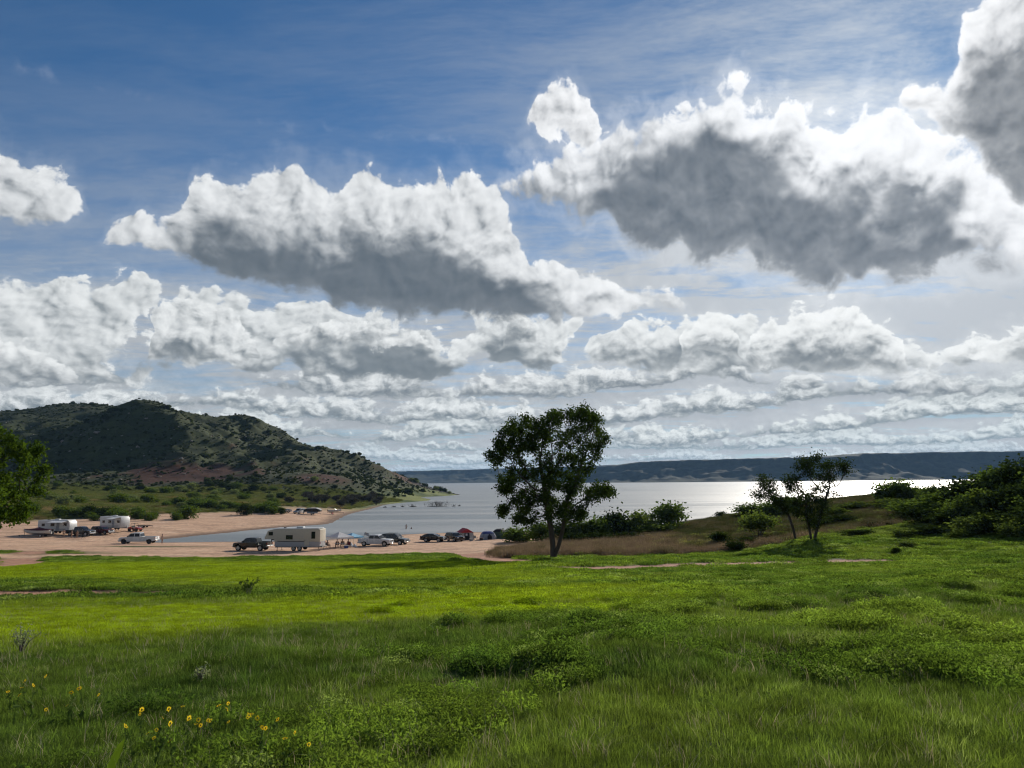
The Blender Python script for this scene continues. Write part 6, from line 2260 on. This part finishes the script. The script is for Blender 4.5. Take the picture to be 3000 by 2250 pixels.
ROCK = simple_mat('pale_rock', (0.20, 0.18, 0.15), 0.95, vary=0.25, scale=3)
RK = [('rock', rock_mesh(s)) for s in (1, 2, 3)]
rng = np.random.default_rng(55)
x1, y1 = rng.normal(-66, 13, 420), rng.normal(633, 5, 420)
x2, y2 = rng.uniform(-560, -90, 700), rng.uniform(440, 720, 700)
x, y = np.concatenate([x1, x2]), np.concatenate([y1, y2])
z = height(x, y)
s = np.concatenate([rng.lognormal(0.1, 0.45, 420), rng.lognormal(0.25, 0.5, 700)])
ok = (z > -0.3) & ((z > 14) | (y > 600)) & (x > -0.85 * y)
scatter('hill_rocks', RK, np.stack([x, y, z], 1)[ok], rng.uniform(0, 6.28, ok.sum()), np.stack([s, s, s], 1)[ok], rng.integers(0, 3, ok.sum()), np.ones((ok.sum(), 3)), 'scattered pale boulders on the hillside and along the rocky point', 'rocks')

# ------------------------------------------------------------------ wild sunflowers and weeds in the foreground
PETAL = leaf_mat('yellow_petal', (0.90, 0.64, 0.03), (0.95, 0.76, 0.05), 0.5, 8.0, tmul=(1.05, 1.0, 0.9))
DISC = simple_mat('flower_disc', (0.10, 0.045, 0.012), 0.9)
FSTEM = leaf_mat('flower_stem', (0.06, 0.10, 0.025), (0.10, 0.15, 0.04), 0.3, 4.0)


def flower_parts(seed, h, lean):
    rng = np.random.default_rng(seed)
    top = np.array([lean[0] * h, lean[1] * h, h])
    mid = np.array([lean[0] * h * 0.35, lean[1] * h * 0.35, h * 0.55])
    co, q = tubes([((0, 0, -0.05), mid, 0.004, 0.0035), (mid, top, 0.0035, 0.003)], 5)
    st = mesh_np('stem', co, q, 4, [FSTEM])
    n = 7
    cent = np.array([mid * rng.uniform(0.3, 1.5) + rng.normal(size=3) * 0.015 for _ in range(n)])
    co, t = leaf_cards(cent, np.full(n, 0.05), rng, elong=1.8)
    lv = mesh_np('leaves', co, t, 3, [FSTEM], False)
    # head looks at the light, a little to the side of the viewer
    nrm = Vector((rng.normal() * 0.5, -0.75 + rng.normal() * 0.5, 0.75)).normalized()
    M = nrm.to_track_quat('Z', 'Y').to_matrix()
    b = B()
    m = 13
    for i in range(m):
        a = i * 2 * math.pi / m + rng.normal() * 0.06
        ln = 0.030 * rng.uniform(0.85, 1.15)
        c, s = math.cos(a), math.sin(a)
        up = rng.uniform(-0.004, 0.008)
        pts = [(0.008 * c, 0.008 * s, 0), (0.020 * c - 0.0065 * s, 0.020 * s + 0.0065 * c, up * 0.6), (ln * c, ln * s, up), (0.020 * c + 0.0065 * s, 0.020 * s - 0.0065 * c, up * 0.6)]
        vs = [b.bm.verts.new(Vector(top) + M @ Vector(p)) for p in pts]
        b.bm.faces.new(vs)
    pm_ = bpy.data.meshes.new('petals')
    b.bm.to_mesh(pm_)
    b.bm.free()
    pm_.materials.append(PETAL)
    bm = bmesh.new()
    bmesh.ops.create_icosphere(bm, subdivisions=1, radius=0.0068)
    for v in bm.verts:
        v.co = Vector(top) + M @ Vector((v.co.x, v.co.y, v.co.z * 0.6 + 0.002))
    dm_ = bpy.data.meshes.new('disc')
    bm.to_mesh(dm_)
    bm.free()
    dm_.materials.append(DISC)
    return st, lv, pm_, dm_


FK = [flower_parts(200 + i, 0.30 + 0.03 * (i % 5), (0.25 * math.sin(i * 2.1), 0.25 * math.cos(i * 1.7))) for i in range(10)]
FLOWERS = [(-5.09, 7.43), (-4.76, 7.23), (-4.72, 7.29), (-4.85, 7.54), (-4.35, 6.78), (-3.97, 6.39), (-3.94, 6.45), (-4.41, 6.8), (-3.93, 6.85), (-3.79, 6.72), (-3.18, 6.09), (-3.25, 6.25), (-2.78, 6.28), (-2.71, 6.09), (-2.79, 5.9), (-2.69, 5.71), (-2.72, 5.66), (-2.55, 5.75), (-2.48, 5.69), (-2.44, 5.46), (-2.47, 5.85), (-2.39, 5.77), (-2.33, 5.7), (-2.27, 5.44), (-2.43, 6.22), (-2.4, 6.26), (-2.32, 6.17), (-2.18, 5.89), (-2.03, 5.64), (-2.06, 5.57), (-2.01, 5.83), (-1.95, 5.75), (-1.98, 5.78), (-1.79, 5.42), (-1.69, 5.36), (-1.42, 5.25), (-2.28, 5.28), (-1.85, 5.26), (-2.75, 5.62), (-3.85, 6.78), (-5.2, 7.3), (-4.95, 7.0), (-1.5, 5.12), (-2.9, 5.75), (-2.5, 5.3)]
for i, (x, y) in enumerate(FLOWERS):
    # the head, not the root, is what was measured against the slope behind it
    yy = y * 0.92 + random.uniform(-0.12, 0.12)
    xx = x * 0.92 + random.uniform(-0.12, 0.12)
    t = tag(empty('wild_sunflower', (xx, yy, ground_z(xx, yy)), random.uniform(-1.6, 1.6)), 'small yellow wild sunflower growing in the near grass', 'flower', 'wild sunflowers in the foreground grass')
    k_ = 0.46 + 0.28 * random.random()
    t.scale = (k_, k_, k_)
    for nm, m in zip(('stem', 'leaves', 'petals', 'disc'), FK[i % len(FK)]):
        link(nm, m, t)

# spiny weed on the left and a few others
def weed_plant(name, label, x, y, h, w, mat_, seed, n=90, leaf=0.05, group=None):
    rng = np.random.default_rng(seed)
    t = tag(empty(name, (x, y, ground_z(x, y))), label, 'weed', group)
    segs, cent = [], []
    for i in range(11):
        a = rng.uniform(0, 6.28)
        e = np.array([math.cos(a) * w * 0.5 * rng.uniform(0.3, 1), math.sin(a) * w * 0.5 * rng.uniform(0.3, 1), h * rng.uniform(0.55, 1)])
        m = e * np.array([0.35, 0.35, 0.55])
        segs += [((0, 0, -0.03), m, 0.008, 0.006), (m, e, 0.006, 0.002)]
        for f in np.linspace(0.1, 1, max(2, n // 11)):
            cent.append(m + (e - m) * f + rng.normal(size=3) * 0.025)
    co, q = tubes(segs, 4)
    link('stem', mesh_np('stem', co, q, 4, [BARK_GREY]), t)
    cent = np.array(cent)
    co, tr_ = leaf_cards(cent, np.full(len(cent), leaf), rng, elong=1.8)
    link('leaves', mesh_np('leaves', co, tr_, 3, [mat_], False), t)
    return t


PALE = leaf_mat('pale_weed_leaf', (0.20, 0.23, 0.15), (0.32, 0.35, 0.25), 0.4, 5.0)
weed_plant('thistle_weed', 'tall grey-green spiny weed standing in the left meadow', -6.75, 10.1, 0.40, 0.55, PALE, 301, 260, 0.022)
weed_plant('thistle_weed', 'small dark weed in the middle of the bright grass', -8.2, 22.6, 0.6, 0.7, LEAF_MID, 302, 110, 0.06)
weed_plant('grey_weed', 'small pale grey weed in the near grass beyond the sunflowers', -3.3, 7.8, 0.16, 0.26, PALE, 303, 110, 0.018)
bl = tag(empty('broad_leaf', (-2.62, 4.85, ground_z(-2.62, 4.85) - 0.06), R(20)), 'single broad bright green leaf sticking up at the near edge of the grass', 'leaf')
b = B()
pts = [(-0.012, 0, 0), (0.012, 0, 0), (0.045, 0.01, 0.12), (0.075, 0.02, 0.20), (0.085, 0.02, 0.27), (0.045, 0.015, 0.24), (0.0, 0.0, 0.14)]
b.poly(pts)
b.out('blade', LEAF_BRIGHT, bl)
